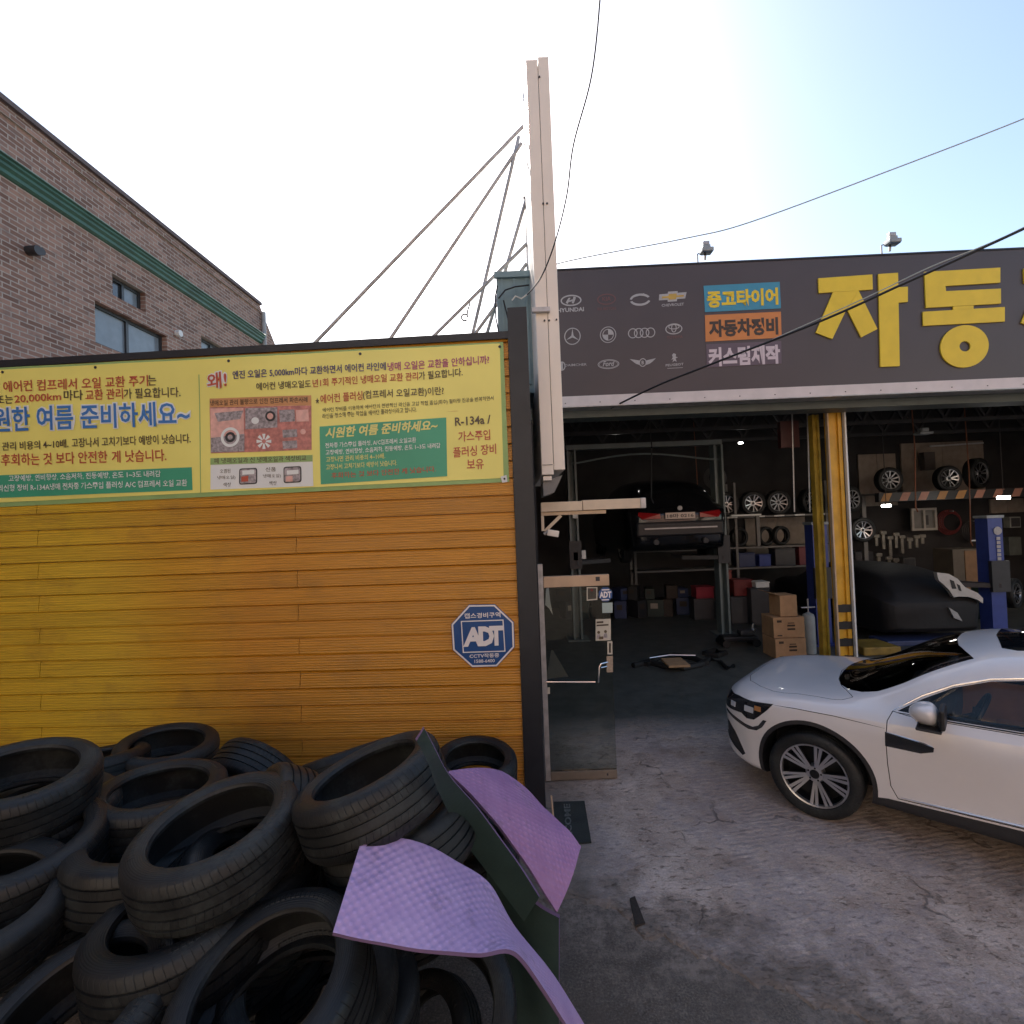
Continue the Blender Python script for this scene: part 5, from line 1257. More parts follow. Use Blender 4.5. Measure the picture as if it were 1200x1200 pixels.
# hose, rags, cardboard on the floor
M_hose = mat('black rubber hose', (.012, .012, .012), .6)
mb = MB(); hp = [(742, 780), (760, 776), (780, 781), (800, 783), (820, 779), (832, 772), (845, 776), (852, 783), (860, 780)]
mb.tube([PZ(x, y, Z0 + .035) for x, y in hp], [.05, .055, .05, .06, .055, .04, .035, .035, .03], M_hose, 8)
mb.tube([PZ(x, y, Z0 + .03) for x, y in ((757, 779), (772, 770), (790, 768), (812, 771), (828, 778))], .05, M_hose, 8)
single('floor_hose', mb, 'black hoses lying tangled across the workshop floor', 'hose')
mb = MB(); mb.tube([PZ(x, y, Z0 + .03) for x, y in ((825, 766), (838, 762), (850, 765), (840, 769), (828, 767))], .05, M_hose, 8); single('rag', mb, 'black rag bundle behind the tangled hoses', 'rag')
mb = MB(); a = PZ(784, 782, Z0 + .10); mb.box((a.x, a.y, Z0 + .09), (a.x + .34, a.y + .45, Z0 + .125), M_card, ch=.005); single('cardboard_sheet', mb, 'flattened cardboard piece lying on the black hoses', 'cardboard')
mb = MB(); mb.tube([PZ(761, 771, Z0 + .12), PZ(785, 767.5, Z0 + .12), PZ(815, 768, Z0 + .12)], .014, M_alu, 8); single('metal_rod', mb, 'thin bright rod beside the cardboard on the hoses', 'rod')
# ---------------------------------------------------------------- open glass door of the hut, canopy arm
DY = 4.95
dr = thing('glass_door', 'open frameless glass door with stickers beside the charcoal corner post', 'door', P(680, 915, DY))
dz0 = Z0 + .01
A, B = P(645, 800, DY), P(718.5, 800, DY); dx0, dx1 = A.x - .03, B.x
zt0, zt1 = P(680, 687, DY).z, P(680, 674, DY).z
zb1 = P(680, 903, DY).z
mb = MB(); mb.box((dx0, DY, zb1 + .002), (dx1, DY + .012, zt0 - .002), M_glass); wpart('pane', mb, dr)
M_rail = mat('pale bronze rail', (.50, .36, .25), .35, .25, var=.12, vs=5)
mb = MB(); mb.box((dx0, DY - .018, zt0), (dx1, DY + .03, zt1), M_rail, ch=.003); mb.box((dx1 - .13, DY - .022, zt1 - .06), (dx1 - .09, DY - .019, zt1 - .02), M_dark); wpart('top_rail', mb, dr)
mb = MB(); mb.box((dx0, DY - .018, dz0), (dx1, DY + .03, zb1), mat('dull bottom rail', (.20, .165, .13), .45, .2, var=.2), ch=.003); mb.box((dx1 - .1, DY - .021, dz0 + .03), (dx1 - .085, DY - .019, dz0 + .05), M_dark); wpart('bottom_rail', mb, dr)
mb = MB(); mb.box((dx0 - .05, DY - .02, dz0), (dx0 - .003, DY + .03, zt1 + .12), M_galv); wpart('hinge_post', mb, dr)
DPl = Plane(Vector((0, DY - .001, 0)), 0)
mb = MB(); mb.tube([DPl.pt(640, 798, .03), DPl.pt(697, 798, .03)], .009, M_chrome, 8); wpart('push_bar', mb, dr)
mb = MB(); mb.tube([DPl.pt(712, 776, .0), DPl.pt(703, 776.5, .04), DPl.pt(701, 780, .05), DPl.pt(700.5, 798, .05)], .009, M_chrome, 8); mb.tube([DPl.pt(711, 781, .0), DPl.pt(703, 781, .04)], .007, M_chrome, 8); wpart('handle', mb, dr)
def sticker(q, M, label, extra=None):
    mb = MB(); poly_on(mb, DPl, q, M, .002)
    if extra: extra(mb)
    wpart('sticker', mb, dr, label)
M_stc = mat('cream sticker', (.52, .48, .40), .5, var=.08); M_stb = mat('dark sticker', (.05, .045, .035), .4, var=.3, vs=40); M_stg = mat('pale green sticker', (.36, .44, .42), .5, var=.1)
sticker([(687.5, 688), (700, 688), (700, 703), (687.5, 704)], M_stc, 'dark picture sticker in a pale frame', lambda mb: (poly_on(mb, DPl, [(688.7, 689.3), (698.8, 689.2), (698.8, 701.5), (688.7, 702.5)], M_stb, .003), disc_on(mb, DPl, (693.5, 691.5), 1.6, 1.6, M_red, .004)))
o8 = [(709.5 + 8.6 * math.cos(R(22.5 + 45 * k)), 696.5 + 8.8 * math.sin(R(22.5 + 45 * k))) for k in range(8)]
def oct_(mb):
    text_on(mb, DPl, 'ADT', (702.5, 700.8), (716.5, 700.2), 7.4, M_octw, .05, .004); poly_on(mb, DPl, [(705, 690.6), (714, 690.2), (714, 691.6), (705, 692)], M_octw, .004); poly_on(mb, DPl, [(705, 702.4), (713.5, 702), (713.5, 703.2), (705, 703.6)], M_octw, .004)
sticker(o8, M_oct, 'blue octagonal alarm sticker', oct_)
sticker([(705.5, 706.5), (717.8, 706), (717.8, 718), (705.8, 718.4)], M_stg, 'pale green square sticker')
def pict(mb):
    poly_on(mb, DPl, [(699, 728.2), (707, 727.8), (707, 730), (699, 730.4)], M_wire, .003); poly_on(mb, DPl, [(699, 732), (713, 731.2), (713, 733), (699, 733.8)], M_wire, .003)
    for x, y in ((701.5, 741), (709.5, 740)):
        disc_on(mb, DPl, (x, y), 1.7, 1.8, M_tblk, .003); poly_on(mb, DPl, [(x - 1.6, y + 2), (x + 1.6, y + 2), (x + 2.6, y + 7.5), (x - 2.6, y + 7.5)], M_pgry, .003)
    poly_on(mb, DPl, [(702, 746), (707, 745.6), (707, 749), (702, 749.4)], M_tblk, .004)
sticker([(698, 725.6), (715.6, 725), (715.8, 750.2), (698, 750.8)], M_stc, 'cream notice sticker with two small figures', pict)
sticker([(711.6, 751.5), (717.6, 751.2), (717.6, 766.8), (711.8, 767)], M_stc, 'narrow cream sticker with vertical dark marks', lambda mb: poly_on(mb, DPl, [(713.6, 753.5), (715.8, 753.4), (715.8, 764.8), (713.6, 765)], M_wire, .003))
sticker([(710.8, 768.8), (718.2, 768.4), (718.2, 787.6), (711, 788)], mat('tan sticker', (.36, .28, .21), .5, var=.2, vs=60), 'tan narrow sticker beside the handle')
sticker([(641.5, 805.5), (644.5, 805.3), (644.5, 813), (641.5, 813.2)], M_stc, 'tiny pale sticker at the hinge side')
# rag hanging and leaning sheet behind the glass
mb = MB(); q = [P(x, y, 5.3) for x, y in ((640, 690), (643, 689), (645, 706), (648, 721), (643.5, 713), (639, 709))]; mb.prism(q, (0, .02, .0), M_white); single('white_rag', mb, 'small white rag hanging just inside the glass door', 'rag')
mb = MB(); q = [P(x, y, 5.9) for x, y in ((646, 762), (648, 762), (666, 793), (640, 796))]; mb.prism(q, (0, .02, 0), mat('grey dusty sheet', (.10, .105, .10), .7)); single('leaning_sheet', mb, 'grey triangular sheet leaning behind the glass door', 'sheet')
# canopy arm above the door
ca = thing('canopy_arm', 'pale metal canopy arm reaching right above the glass door', 'bracket', P(640, 595, 4.85))
CYY = 4.85
M_arm = mat('cream metal arm', (.62, .50, .37), .45, var=.1)
a, b = P(634, 594, CYY), P(755, 592, CYY)
b.z = a.z
mb = MB(); hh = .048
mb.box((a.x, CYY, a.z - hh), (a.x + (b.x - a.x) * .40, CYY + .09, a.z + hh * .85), M_arm, ch=.003); mb.box((a.x + (b.x - a.x) * .405, CYY, a.z - hh * .95), (b.x - .035, CYY + .09, a.z + hh), M_arm, ch=.003)
wpart('channel', mb, ca)
mb = MB(); mb.box((b.x - .034, CYY - .006, a.z - hh), (b.x + .016, CYY + .096, a.z + hh * 1.05), M_galv, ch=.004); wpart('end_cap', mb, ca)
mb = MB(); mb.box((a.x, CYY + .02, a.z - hh - .036), (a.x + (b.x - a.x) * .63, CYY + .08, a.z - hh - .003), M_wood); mb.box((a.x, CYY + .02, a.z - .23), (a.x + .025, CYY + .08, a.z - hh - .037), M_arm)
mb.bar((a.x + .03, CYY + .05, a.z - .235), (a.x + .19, CYY + .05, a.z - hh - .04), .03, .03, M_arm); wpart('brace', mb, ca)
mb = MB(); T_ = Matrix.Translation((a.x + .11, CYY + .03, a.z - .255)) @ Matrix.Rotation(R(12), 4, 'Y'); mb.box((-.06, -.03, -.03), (.05, .03, .03), M_cream, T_, ch=.006); mb.tube([(a.x + .02, CYY + .03, a.z - .26), (a.x + .06, CYY + .03, a.z - .235)], .016, M_galv, 8); wpart('camera', mb, ca)
# door mat
mt = [(649, 941), (685, 940), (693, 988), (651, 992)]
dm = thing('doormat', 'dark green doormat with a worn greeting at the foot of the corner post', 'mat', PZ(670, 965, Z0))
M_mat = mat('dark green mat', (.030, .036, .033), .95, var=.25, bump=.6, bs=300)
mb = MB(); mb.prism([PZ(x, y, Z0 + .004) for x, y in mt], (0, 0, .012), M_mat); wpart('pad', mb, dm)
uv, fs = text_raw('WELCOME', .03, 2)
mb = MB(); vs = []
for u, v in uv:       # reads upwards, away from the street
    e0 = Vector((664, 1000)).lerp(Vector((660.5, 942)), u); e1 = Vector((672.5, 999)).lerp(Vector((668, 942)), u); q = e1.lerp(e0, v)
    vs.append(PZ(q.x, q.y, Z0 + .019))
mb.add(vs, fs, mat('worn grey lettering', (.12, .13, .12), .9, var=.4, vs=40)); wpart('lettering', mb, dm)
# thin metal strip at the post's foot, dark piece standing in for a slot in the concrete
mb = MB(); mb.tube([P(646, 932, 4.25), P(648, 955, 4.22), P(650, 968, 4.2)], .008, M_wood, 6); single('metal_strip', mb, 'thin pale strip at the foot of the charcoal corner post', 'strip')
mb = MB(); a_ = [PZ(x, y, Z0 + .004) for x, y in ((738, 1055), (744, 1052), (756, 1083), (745, 1087))]; mb.prism(a_, (0, 0, .012), mat('dark slot piece', (.03, .024, .02), .9, bump=.5)); single('slot_piece', mb, 'small dark slot at the broken concrete edge', 'scrap')

# ---------------------------------------------------------------- heap of used tyres
TY = 'used tyres in the heap'
def tyre(px, py, Wpx, nrm, label, D=.63, Y=None, spin=None, wscale=1.10, h=0.0):
    # px, py: centre of the near face; Wpx: apparent width on the photograph (gives the distance)
    Y_ = 600 * D / Wpx if Y is None else Y
    q = P(px, py, Y_); n_ = Vector(nrm).normalized(); s = D / .63
    o = link('tyre', ME_TYRE); o.scale = (s, s, s * wscale)
    o.rotation_euler = (n_.to_track_quat('Z', 'Y') @ Euler((0, 0, R(random.uniform(0, 360) if spin is None else spin))).to_quaternion()).to_euler()
    o.location = q - n_ * (.1025 * s * wscale * .9)
    props(o, label, 'tyre', TY)
    return o
tyre(22, 903, 156, (.14, -.10, 1), 'large tyre lying flat on the upper left of the heap at the frame edge')
tyre(18, 985, 176, (.05, -.12, 1), 'tyre directly under the large flat tyre at the left frame edge', D=.66)
tyre(197, 869, 106, (.13, -.04, 1), 'small flat tyre on top of the heap against the boards')
tyre(108, 886, 112, (-.1, .15, 1), 'tyre mostly hidden behind the small flat top tyre on its left')
tyre(188, 920, 140, (.06, .0, 1), 'flat tyre wedged between the small top tyre and the big tilted one')
tyre(180, 975, 168, (.02, .05, 1), 'tyre bulging out under the wedged flat tyre left of the big tilted one', D=.66)
tyre(250, 962, 184, (-.12, -.16, 1), 'big tilted tyre in the middle of the heap with another tyre inside its hole')
tyre(292, 975, 128, (-.75, -.45, .5), 'upright tyre seen through the hole of the big tilted tyre', D=.58, Y=2.25)
tyre(305, 1030, 180, (.62, .15, .8), 'steep tyre showing worn tread below the big tilted tyre', D=.64, Y=2.2)
tyre(214, 1058, 190, (-.12, -.02, 1), 'smooth tyre carrying the big tilted tyre', D=.66, Y=2.0)
tyre(310, 1148, 228, (-.16, -.30, 1), 'large open tyre at the bottom centre of the heap, nearest the street')
tyre(80, 1180, 222, (-.16, -.22, 1), 'half-seen tyre at the bottom left corner of the heap')
tyre(-30, 1050, 190, (.25, -.15, 1), 'tyre cut off by the left frame edge, above the corner tyre')
tyre(312, 900, 100, (.3, .82, .5), 'tyre standing on edge with its tread forward behind the big tilted one', Y=3.45)
tyre(406, 882, 112, (-.30, .35, 1), 'tyre leaning against the boards behind the big grooved tyre')
tyre(428, 900, 172, (-.34, .02, 1), 'big grooved tyre leaning left on the right side of the heap', wscale=1.1)
tyre(462, 958, 168, (-.30, .10, 1), 'tyre pinched under the big grooved tyre with its rim edge showing')
tyre(557, 888, 98, (.05, -.14, 1), 'single tyre by the boards just left of the corner post', Y=3.85)
tyre(516, 1178, 176, (.03, -.70, 1), 'open tyre at the bottom right of the heap holding a smaller tyre')
tyre(490, 1225, 120, (-.5, -.55, .7), 'small tyre lying inside the open tyre at the bottom right', D=.54, Y=2.36, wscale=.9)
tyre(505, 990, 140, (.55, .35, .75), 'tyre with greenish tread between the two purple mats', D=.6, Y=2.75)
# tyres carrying the heap, glimpsed in the gaps
def buried(x, y, z, rx=0.0, ry=0.0):
    o = link('tyre', ME_TYRE); o.location = (x, y, z); o.rotation_euler = (rx, ry, random.uniform(0, 6)); props(o, 'dark tyre buried in the shade of the heap under other tyres', 'tyre', 'buried tyres of the heap')
tops = [o for o in col.objects if o.get('group') == TY and (o.rotation_euler.to_matrix() @ Vector((0, 0, 1))).z > .8]
for o in list(tops):
    q = o.location.copy(); n_ = o.rotation_euler.to_matrix() @ Vector((0, 0, 1)); lv = 0
    if o['label'].startswith(('tyre bulging', 'tyre pinched', 'big grooved', 'open tyre', 'small tyre', 'half-seen', 'tyre cut')): continue
    while q.z > .32 and lv < 2:
        q = q - n_ * .20 * o.scale.z + Vector((random.uniform(-.05, .05), random.uniform(.08, .18), 0)); n_ = (n_ + Vector((0, 0, .6))).normalized(); lv += 1
        q.z = max(q.z, .105 + Z0)
        if q.y > 3.75: q.y = 3.75
        e = n_.to_track_quat('Z', 'Y').to_euler(); buried(q.x, q.y, q.z, e.x, e.y)
for x, y, z in ((-.5, 2.75, .95), (-.45, 2.8, .7), (-.75, 2.65, 1.0), (-.62, 2.55, .85), (-.62, 2.6, .62), (-.95, 2.75, .8), (-1.2, 2.5, .75), (-.35, 3.2, .45), (-.7, 3.4, .55), (-1.4, 3.5, .5), (-2.0, 3.0, .8)): buried(x, y, z)
# ---------------------------------------------------------------- foam mats draped over the heap
def mk_foam(name, c, c2):
    M, g = newmat(name, .6, spec=.35)
    uv = g.n('ShaderNodeUVMap').outputs[0]
    sx = g.n('ShaderNodeSeparateXYZ'); g.l(uv, sx.inputs[0]); u, v = sx.outputs[0], sx.outputs[1]
    a = g.math('SINE', g.math('MULTIPLY', g.math('ADD', u, v), 150.)); b = g.math('SINE', g.math('MULTIPLY', g.math('SUBTRACT', u, v), 150.))
    q = g.math('MULTIPLY', g.math('ADD', a, b), .5)
    tcn = g.n('ShaderNodeTexCoord').outputs['Object']; worn = g.ramp(g.noise(tcn, 4.5, 6, .65), [(.40, .35), (.62, 1.)]); q = g.math('MULTIPLY', q, worn)
    tc = g.n('ShaderNodeTexCoord').outputs['Object']
    col_ = g.ramp(g.noise(tc, 7, 5, .6), [(.3, c2), (.7, c)])
    dark_mix = g.ramp(g.noise(tc, 11, 7, .7), [(.56, 0.), (.74, .55)]); col_ = g.mix(dark_mix, col_, (.16, .125, .15))  # random soiling on the foam
    g.l(g.mix(.30, col_, g.ramp(q, [(.2, .55), (.6, 1.)]), 'MULTIPLY'), g.b.inputs['Base Color'])
    g.bump(g.math('ADD', q, g.math('MULTIPLY', g.noise(tcn, 18, 5), 1.2)), .55, .005)
    return M
M_foam1 = mk_foam('lilac foam', (.56, .39, .64), (.46, .31, .56)); M_foam2 = mk_foam('purple foam', (.44, .245, .45), (.35, .18, .36))
M_under = mat('dark foam underside', (.035, .045, .045), .8, var=.2)
M_edge = mat('foam edge', (.16, .10, .20), .8)
def sheet(name, A, B, M, th, label, cat, nu=None, nv=14, bulge=.0, Mu=None):
    # ruled sheet between two edges (lists of (px, py, Y)), smoothed, with real thickness
    def spl(L_, n):
        pts = [P(*p) for p in L_]; out = []
        m_ = len(pts) - 1
        for i in range(n + 1):
            t = i / n * m_; k = min(int(t), m_ - 1); f = t - k
            p0, p1, p2, p3 = pts[max(k - 1, 0)], pts[k], pts[k + 1], pts[min(k + 2, m_)]
            out.append(.5 * ((2 * p1) + (p2 - p0) * f + (2 * p0 - 5 * p1 + 4 * p2 - p3) * f * f + (3 * p1 - p0 - 3 * p2 + p3) * f ** 3))
        return out
    n = nu or 10 * (len(A) - 1); a = spl(A, n); b = spl(B, n)
    rows = []
    for i in range(n + 1):
        rows.append([a[i].lerp(b[i], j / nv) for j in range(nv + 1)])
    # normals
    def nor(i, j):
        du = rows[min(i + 1, n)][j] - rows[max(i - 1, 0)][j]; dv = rows[i][min(j + 1, nv)] - rows[i][max(j - 1, 0)]
        q = du.cross(dv).normalized(); return q if q.dot(C - rows[i][j]) > 0 else -q
    N_ = [[nor(i, j) for j in range(nv + 1)] for i in range(n + 1)]
    rows = [[rows[i][j] + N_[i][j] * (bulge * math.sin(math.pi * j / nv) + .0022 * math.sin(i * .22 + j * .35) + .0012 * math.sin(i * .5 - j * .6 + 2)) for j in range(nv + 1)] for i in range(n + 1)]
    bot = [[rows[i][j] - N_[i][j] * th for j in range(nv + 1)] for i in range(n + 1)]
    mb = MB(); mb.grid(rows, M, True); mb.grid(bot, Mu or M_under, True)
    rim = [(i, 0) for i in range(n + 1)] + [(n, j) for j in range(1, nv + 1)] + [(i, nv) for i in range(n - 1, -1, -1)] + [(0, j) for j in range(nv - 1, 0, -1)]
    k = len(rim)
    mb.add([rows[i][j] for i, j in rim] + [bot[i][j] for i, j in rim], [(q, (q + 1) % k, k + (q + 1) % k, k + q) for q in range(k)], M_edge if M not in (M_under,) else M_under)
    o = single(name, mb, label, cat)
    # lengthwise / crosswise metres as UV for the quilting
    me = o.data; uvl = me.uv_layers.new(name='UVMap'); L_ = [0.0]
    for i in range(1, n + 1): L_.append(L_[-1] + (rows[i][nv // 2] - rows[i - 1][nv // 2]).length)
    w_ = [(rows[i][nv] - rows[i][0]).length for i in range(n + 1)]; nn = (n + 1) * (nv + 1)
    wm = max(w_)
    for lp in me.loops:
        v = lp.vertex_index % nn if lp.vertex_index < 2 * nn else 0
        i, j = v // (nv + 1), v % (nv + 1); uvl.data[lp.index].uv = (L_[i], wm * j / nv)
    return o
sheet('foam_mat', [(390, 1093, 1.58), (440, 1104, 1.58), (500, 1112, 1.60), (560, 1117, 1.64), (605, 1117, 1.72), (640, 1162, 1.82), (668, 1208, 1.90), (690, 1250, 2.0)],
      [(425, 980, 1.92), (480, 984, 1.95), (530, 1006, 2.0), (574, 1035, 2.06), (604, 1088, 2.02), (640, 1130, 2.0), (676, 1184, 2.02), (705, 1240, 2.08)], M_foam1, .012, 'pale lilac quilted foam mat draped over the front of the tyre heap', 'foam mat')
sheet('foam_mat', [(524, 904, 2.36), (545, 924, 2.36), (575, 955, 2.36), (605, 995, 2.36), (630, 1033, 2.35), (653, 1069, 2.34)],
      [(588, 903, 2.72), (610, 918, 2.72), (632, 940, 2.70), (650, 957, 2.67), (667, 974, 2.63), (681, 992, 2.58)], M_foam2, .012, 'deep purple quilted foam mat hanging off the right end of the heap', 'foam mat', bulge=.02)
# dark green sheet below
M_gsheet = mat('dark green rubber sheet', (.026, .050, .046), .55, var=.2, vs=5, bump=.15, bs=60)
sheet('rubber_sheet', [(497, 853, 1.80), (511, 880, 1.86), (527, 910, 1.98), (560, 948, 2.18), (600, 1002, 2.30), (632, 1052, 2.33)],
      [(488, 868, 1.80), (501, 893, 1.88), (515, 930, 2.02), (544, 985, 2.26), (584, 1040, 2.36), (614, 1080, 2.38)], M_gsheet, .01, 'dark green rubber sheet with a raised pointed corner behind the purple mat', 'rubber sheet', nv=6, Mu=M_gsheet)
sheet('rubber_sheet', [(552, 965, 2.66), (585, 1010, 2.58), (622, 1055, 2.46), (655, 1076, 2.42)], [(600, 1225, 2.54), (616, 1222, 2.52), (636, 1216, 2.49), (655, 1207, 2.47)], M_gsheet, .02, 'dark green board standing on the ground between the purple mats', 'rubber sheet', nv=10, Mu=M_gsheet)
# ---------------------------------------------------------------- parked white saloon (body loft cut into panels, lamps and glass)
def csg(a, b, op):
    oa = bpy.data.objects.new('a', a); ob = bpy.data.objects.new('b', b); col.objects.link(oa); col.objects.link(ob)
    md = oa.modifiers.new('b', 'BOOLEAN'); md.operation = op; md.object = ob; md.solver = 'EXACT'
    dg = bpy.context.evaluated_depsgraph_get(); dg.update()
    r_ = bpy.data.meshes.new_from_object(oa.evaluated_get(dg))
    bpy.data.objects.remove(oa); bpy.data.objects.remove(ob)
    return r_
M_wpaint = mat('pearl white car paint', (.72, .695, .69), .28, 0, var=.02, coat=.9, spec=.5)
M_gap = mat('panel gap', (.012, .012, .012), .7, var=0)
M_blktrim = mat('black trim and arch shade', (.022, .022, .024), .55, var=.1, bump=.1, bs=200)
M_lamp_d = mat('dark lamp glass', (.015, .016, .02), .05, var=0, coat=1)
ZMAP = ([0, .5, .75, .95, 1.07, 1.3, 1.675, 2.2], [0, .5, .72, .885, .965, 1.155, 1.485, 1.9])   # saloon heights
NOSE = .86
loft = car_loft(M_wpaint, .04)
lm = loft.mesh('loft')
bmx = bmesh.new(); bmx.from_mesh(lm); bmesh.ops.triangulate(bmx, faces=bmx.faces[:]); bmx.normal_update()
BV = BVHTree.FromBMesh(bmx); bmx.faces.ensure_lookup_table()
VN = [v.normal.copy() for v in bmx.verts]; FV = [[v.index for v in f.verts] for f in bmx.faces]; FC = [[v.co.copy() for v in f.verts] for f in bmx.faces]; FN = [f.normal.copy() for f in bmx.faces]
bmx.free()
from mathutils.geometry import barycentric_transform
def finish(me, name, M, parent, label=None, push=0.0, gap=M_gap):
    me.materials.clear(); me.materials.append(M); me.materials.append(gap)
    for v in me.vertices: pass
    nor = [None] * len(me.loops); cache = {}
    def look(i):
        if i not in cache:
            co, n_, k, d_ = BV.find_nearest(me.vertices[i].co)
            q = barycentric_transform(co, FC[k][0], FC[k][1], FC[k][2], VN[FV[k][0]], VN[FV[k][1]], VN[FV[k][2]])
            cache[i] = (d_, q.normalized(), FN[k])
        return cache[i]
    for p in me.polygons:
        c_ = p.center; co, n_, k, d_ = BV.find_nearest(c_)
        on = d_ < .003 and abs(p.normal.dot(n_)) > .6
        p.material_index = 0 if on else 1; p.use_smooth = True
        for li in p.loop_indices:
            if on:
                dd, q, fn = look(me.loops[li].vertex_index)
                nor[li] = q if q.dot(p.normal) > .3 else p.normal.copy()
            else: nor[li] = p.normal.copy()
    me.normals_split_custom_set(nor)
    if push:
        for i, v in enumerate(me.vertices):
            dd, q, fn = look(i)
            if dd < .001: v.co = v.co + q * push
    o = bpy.data.objects.new(name, me); col.objects.link(o); o.parent = parent
    if label: o['label'] = label
    return o
def cm(mb): return mb.mesh('cutter')
def inset(poly, d):
    n = len(poly); out = []
    area = sum(poly[i][0] * poly[(i + 1) % n][1] - poly[(i + 1) % n][0] * poly[i][1] for i in range(n))
    sg = 1 if area > 0 else -1
    for i in range(n):
        p0, p1, p2 = Vector(poly[i - 1]), Vector(poly[i]), Vector(poly[(i + 1) % n])
        a = (p1 - p0).normalized(); b = (p2 - p1).normalized()
        na, nb = Vector((-a.y, a.x)) * sg, Vector((-b.y, b.x)) * sg
        m_ = (na + nb); m_ = m_ / max(m_.length_squared, .3) * 2 * .5 * 1.0
        k = 1 / max(.35, m_.normalized().dot(na)); out.append(tuple(p1 + m_.normalized() * d * k))
    return out
def side(poly, y0, y1):
    mb = MB(); mb.prism([(-SX(s), y0, gz(z)) for s, z in poly], (0, y1 - y0, 0), M_gap); return cm(mb)
def top(poly, z0, z1):
    mb = MB(); mb.prism([(-SX(s), t, gz(z0)) for s, t in poly], (0, 0, gz(z1) - gz(z0)), M_gap); return cm(mb)
def frontp(poly, s0, s1):
    mb = MB(); mb.prism([(-SX(s0), t, gz(z)) for t, z in poly], (-(SX(s1) - SX(s0)), 0, 0), M_gap); return cm(mb)
def cyl(s, z, r_, y0, y1, n=56):
    mb = MB(); mb.prism([(-s + r_ * math.cos(2 * math.pi * k / n), y0, z + r_ * math.sin(2 * math.pi * k / n)) for k in range(n)], (0, y1 - y0, 0), M_gap); return cm(mb)
def smooth_poly(pts, n=6, closed=True):
    out = []; m_ = len(pts)
    for i in range(m_):
        p0, p1, p2, p3 = [Vector(pts[(i + k) % m_]) for k in (-1, 0, 1, 2)]
        for k in range(n):
            t = k / n; out.append(tuple(.5 * ((2 * p1) + (p2 - p0) * t + (2 * p0 - 5 * p1 + 4 * p2 - p3) * t * t + (3 * p1 - p0 - 3 * p2 + p3) * t ** 3)))
    return out
def surf_t(s, z):                # half width of the body at a station and height
    sec = car_section(s); best = 0; z = gz(z)
    for a, b in zip(sec[:-1], sec[1:]):
        if (a.y - z) * (b.y - z) <= 0 and abs(b.y - a.y) > 1e-9:
            best = max(best, a.x + (b.x - a.x) * (z - a.y) / (b.y - a.y))
    return best
CAR_YAW = R(136.5)
FAX, RAX, WR = .93, 3.70, .342
wc = PZ(957, 957, Z0)              # where the front left tyre stands
Rz = Matrix.Rotation(CAR_YAW, 3, 'Z')
car = thing('parked_car', 'white saloon with dark glass roof parked slantwise before the garage', 'car', Vector((wc.x, wc.y, Z0)) - Rz @ Vector((-FAX, .86, 0)), (0, 0, CAR_YAW))
body = lm.copy()
for sy in (1, -1):
    for s in (FAX, RAX):
        body = csg(body, cyl(s, WR + .015, .398, .50 * sy, 1.3 * sy), 'DIFFERENCE')
arch_rings = []
for sy in (1, -1):
    for s in (FAX, RAX):
        arch_rings.append(csg(body, cyl(s, WR + .015, .428, .60 * sy, 1.3 * sy), 'INTERSECT')); body = csg(body, cyl(s, WR + .015, .4295, .60 * sy, 1.3 * sy), 'DIFFERENCE')
for t_ in arch_rings: finish(t_, 'arch_shade', M_blktrim, car, push=.004, gap=M_blktrim)  # dark rings stand in for the shadow gap round the wheels
sill = [(1.30, .10), (3.28, .10), (3.25, .40), (1.42, .315), (1.34, .30)]
for sy in (1, -1):
    finish(csg(body, side(inset(sill, .001), .55 * sy, 1.3 * sy), 'INTERSECT'), 'sill_cladding', M_blktrim, car, push=.003); body = csg(body, side(sill, .55 * sy, 1.3 * sy), 'DIFFERENCE')
# hollow cabin
def cabin():
    rows = []
    for z, s0, s1, w_ in ((.40, 1.62, 3.55, .70), (.90, 1.60, 3.70, .775), (1.0, 1.66, 3.70, .745), (1.20, 1.88, 3.58, .64), (1.34, 2.08, 3.38, .535), (1.405, 2.3, 3.2, .45)):
        rows.append([Vector((-s0, -w_, z)), Vector((-s0, w_, z)), Vector((-s1, w_, z)), Vector((-s1, -w_, z))])
    mb = MB(); n = len(rows); mb.add([p for r_ in rows for p in r_], [(i * 4 + k, i * 4 + (k + 1) % 4, i * 4 + 4 + (k + 1) % 4, i * 4 + 4 + k) for i in range(n - 1) for k in range(4)] + [(3, 2, 1, 0), (4 * n - 4, 4 * n - 3, 4 * n - 2, 4 * n - 1)], M_gap)
    return cm(mb)
body = csg(body, cabin(), 'DIFFERENCE')
def mk_tint(name, c, f0):
    M, g = newmat(name, .02)
    t = g.n('ShaderNodeBsdfTransparent'); t.inputs[0].default_value = tuple(c) + (1,)
    gl = g.n('ShaderNodeBsdfGlossy'); gl.inputs['Roughness'].default_value = .015
    f = g.n('ShaderNodeFresnel'); f.inputs[0].default_value = f0
    mx = g.n('ShaderNodeMixShader'); g.l(f.outputs[0], mx.inputs[0]); g.l(t.outputs[0], mx.inputs[1]); g.l(gl.outputs[0], mx.inputs[2])
    g.l(mx.outputs[0], g.t.nodes['Material Output'].inputs['Surface']); return M
M_tint = mk_tint('tinted side glass', (.93, .92, .90), 1.42); M_tintw = mk_tint('dark windscreen', (.30, .31, .32), 1.55)
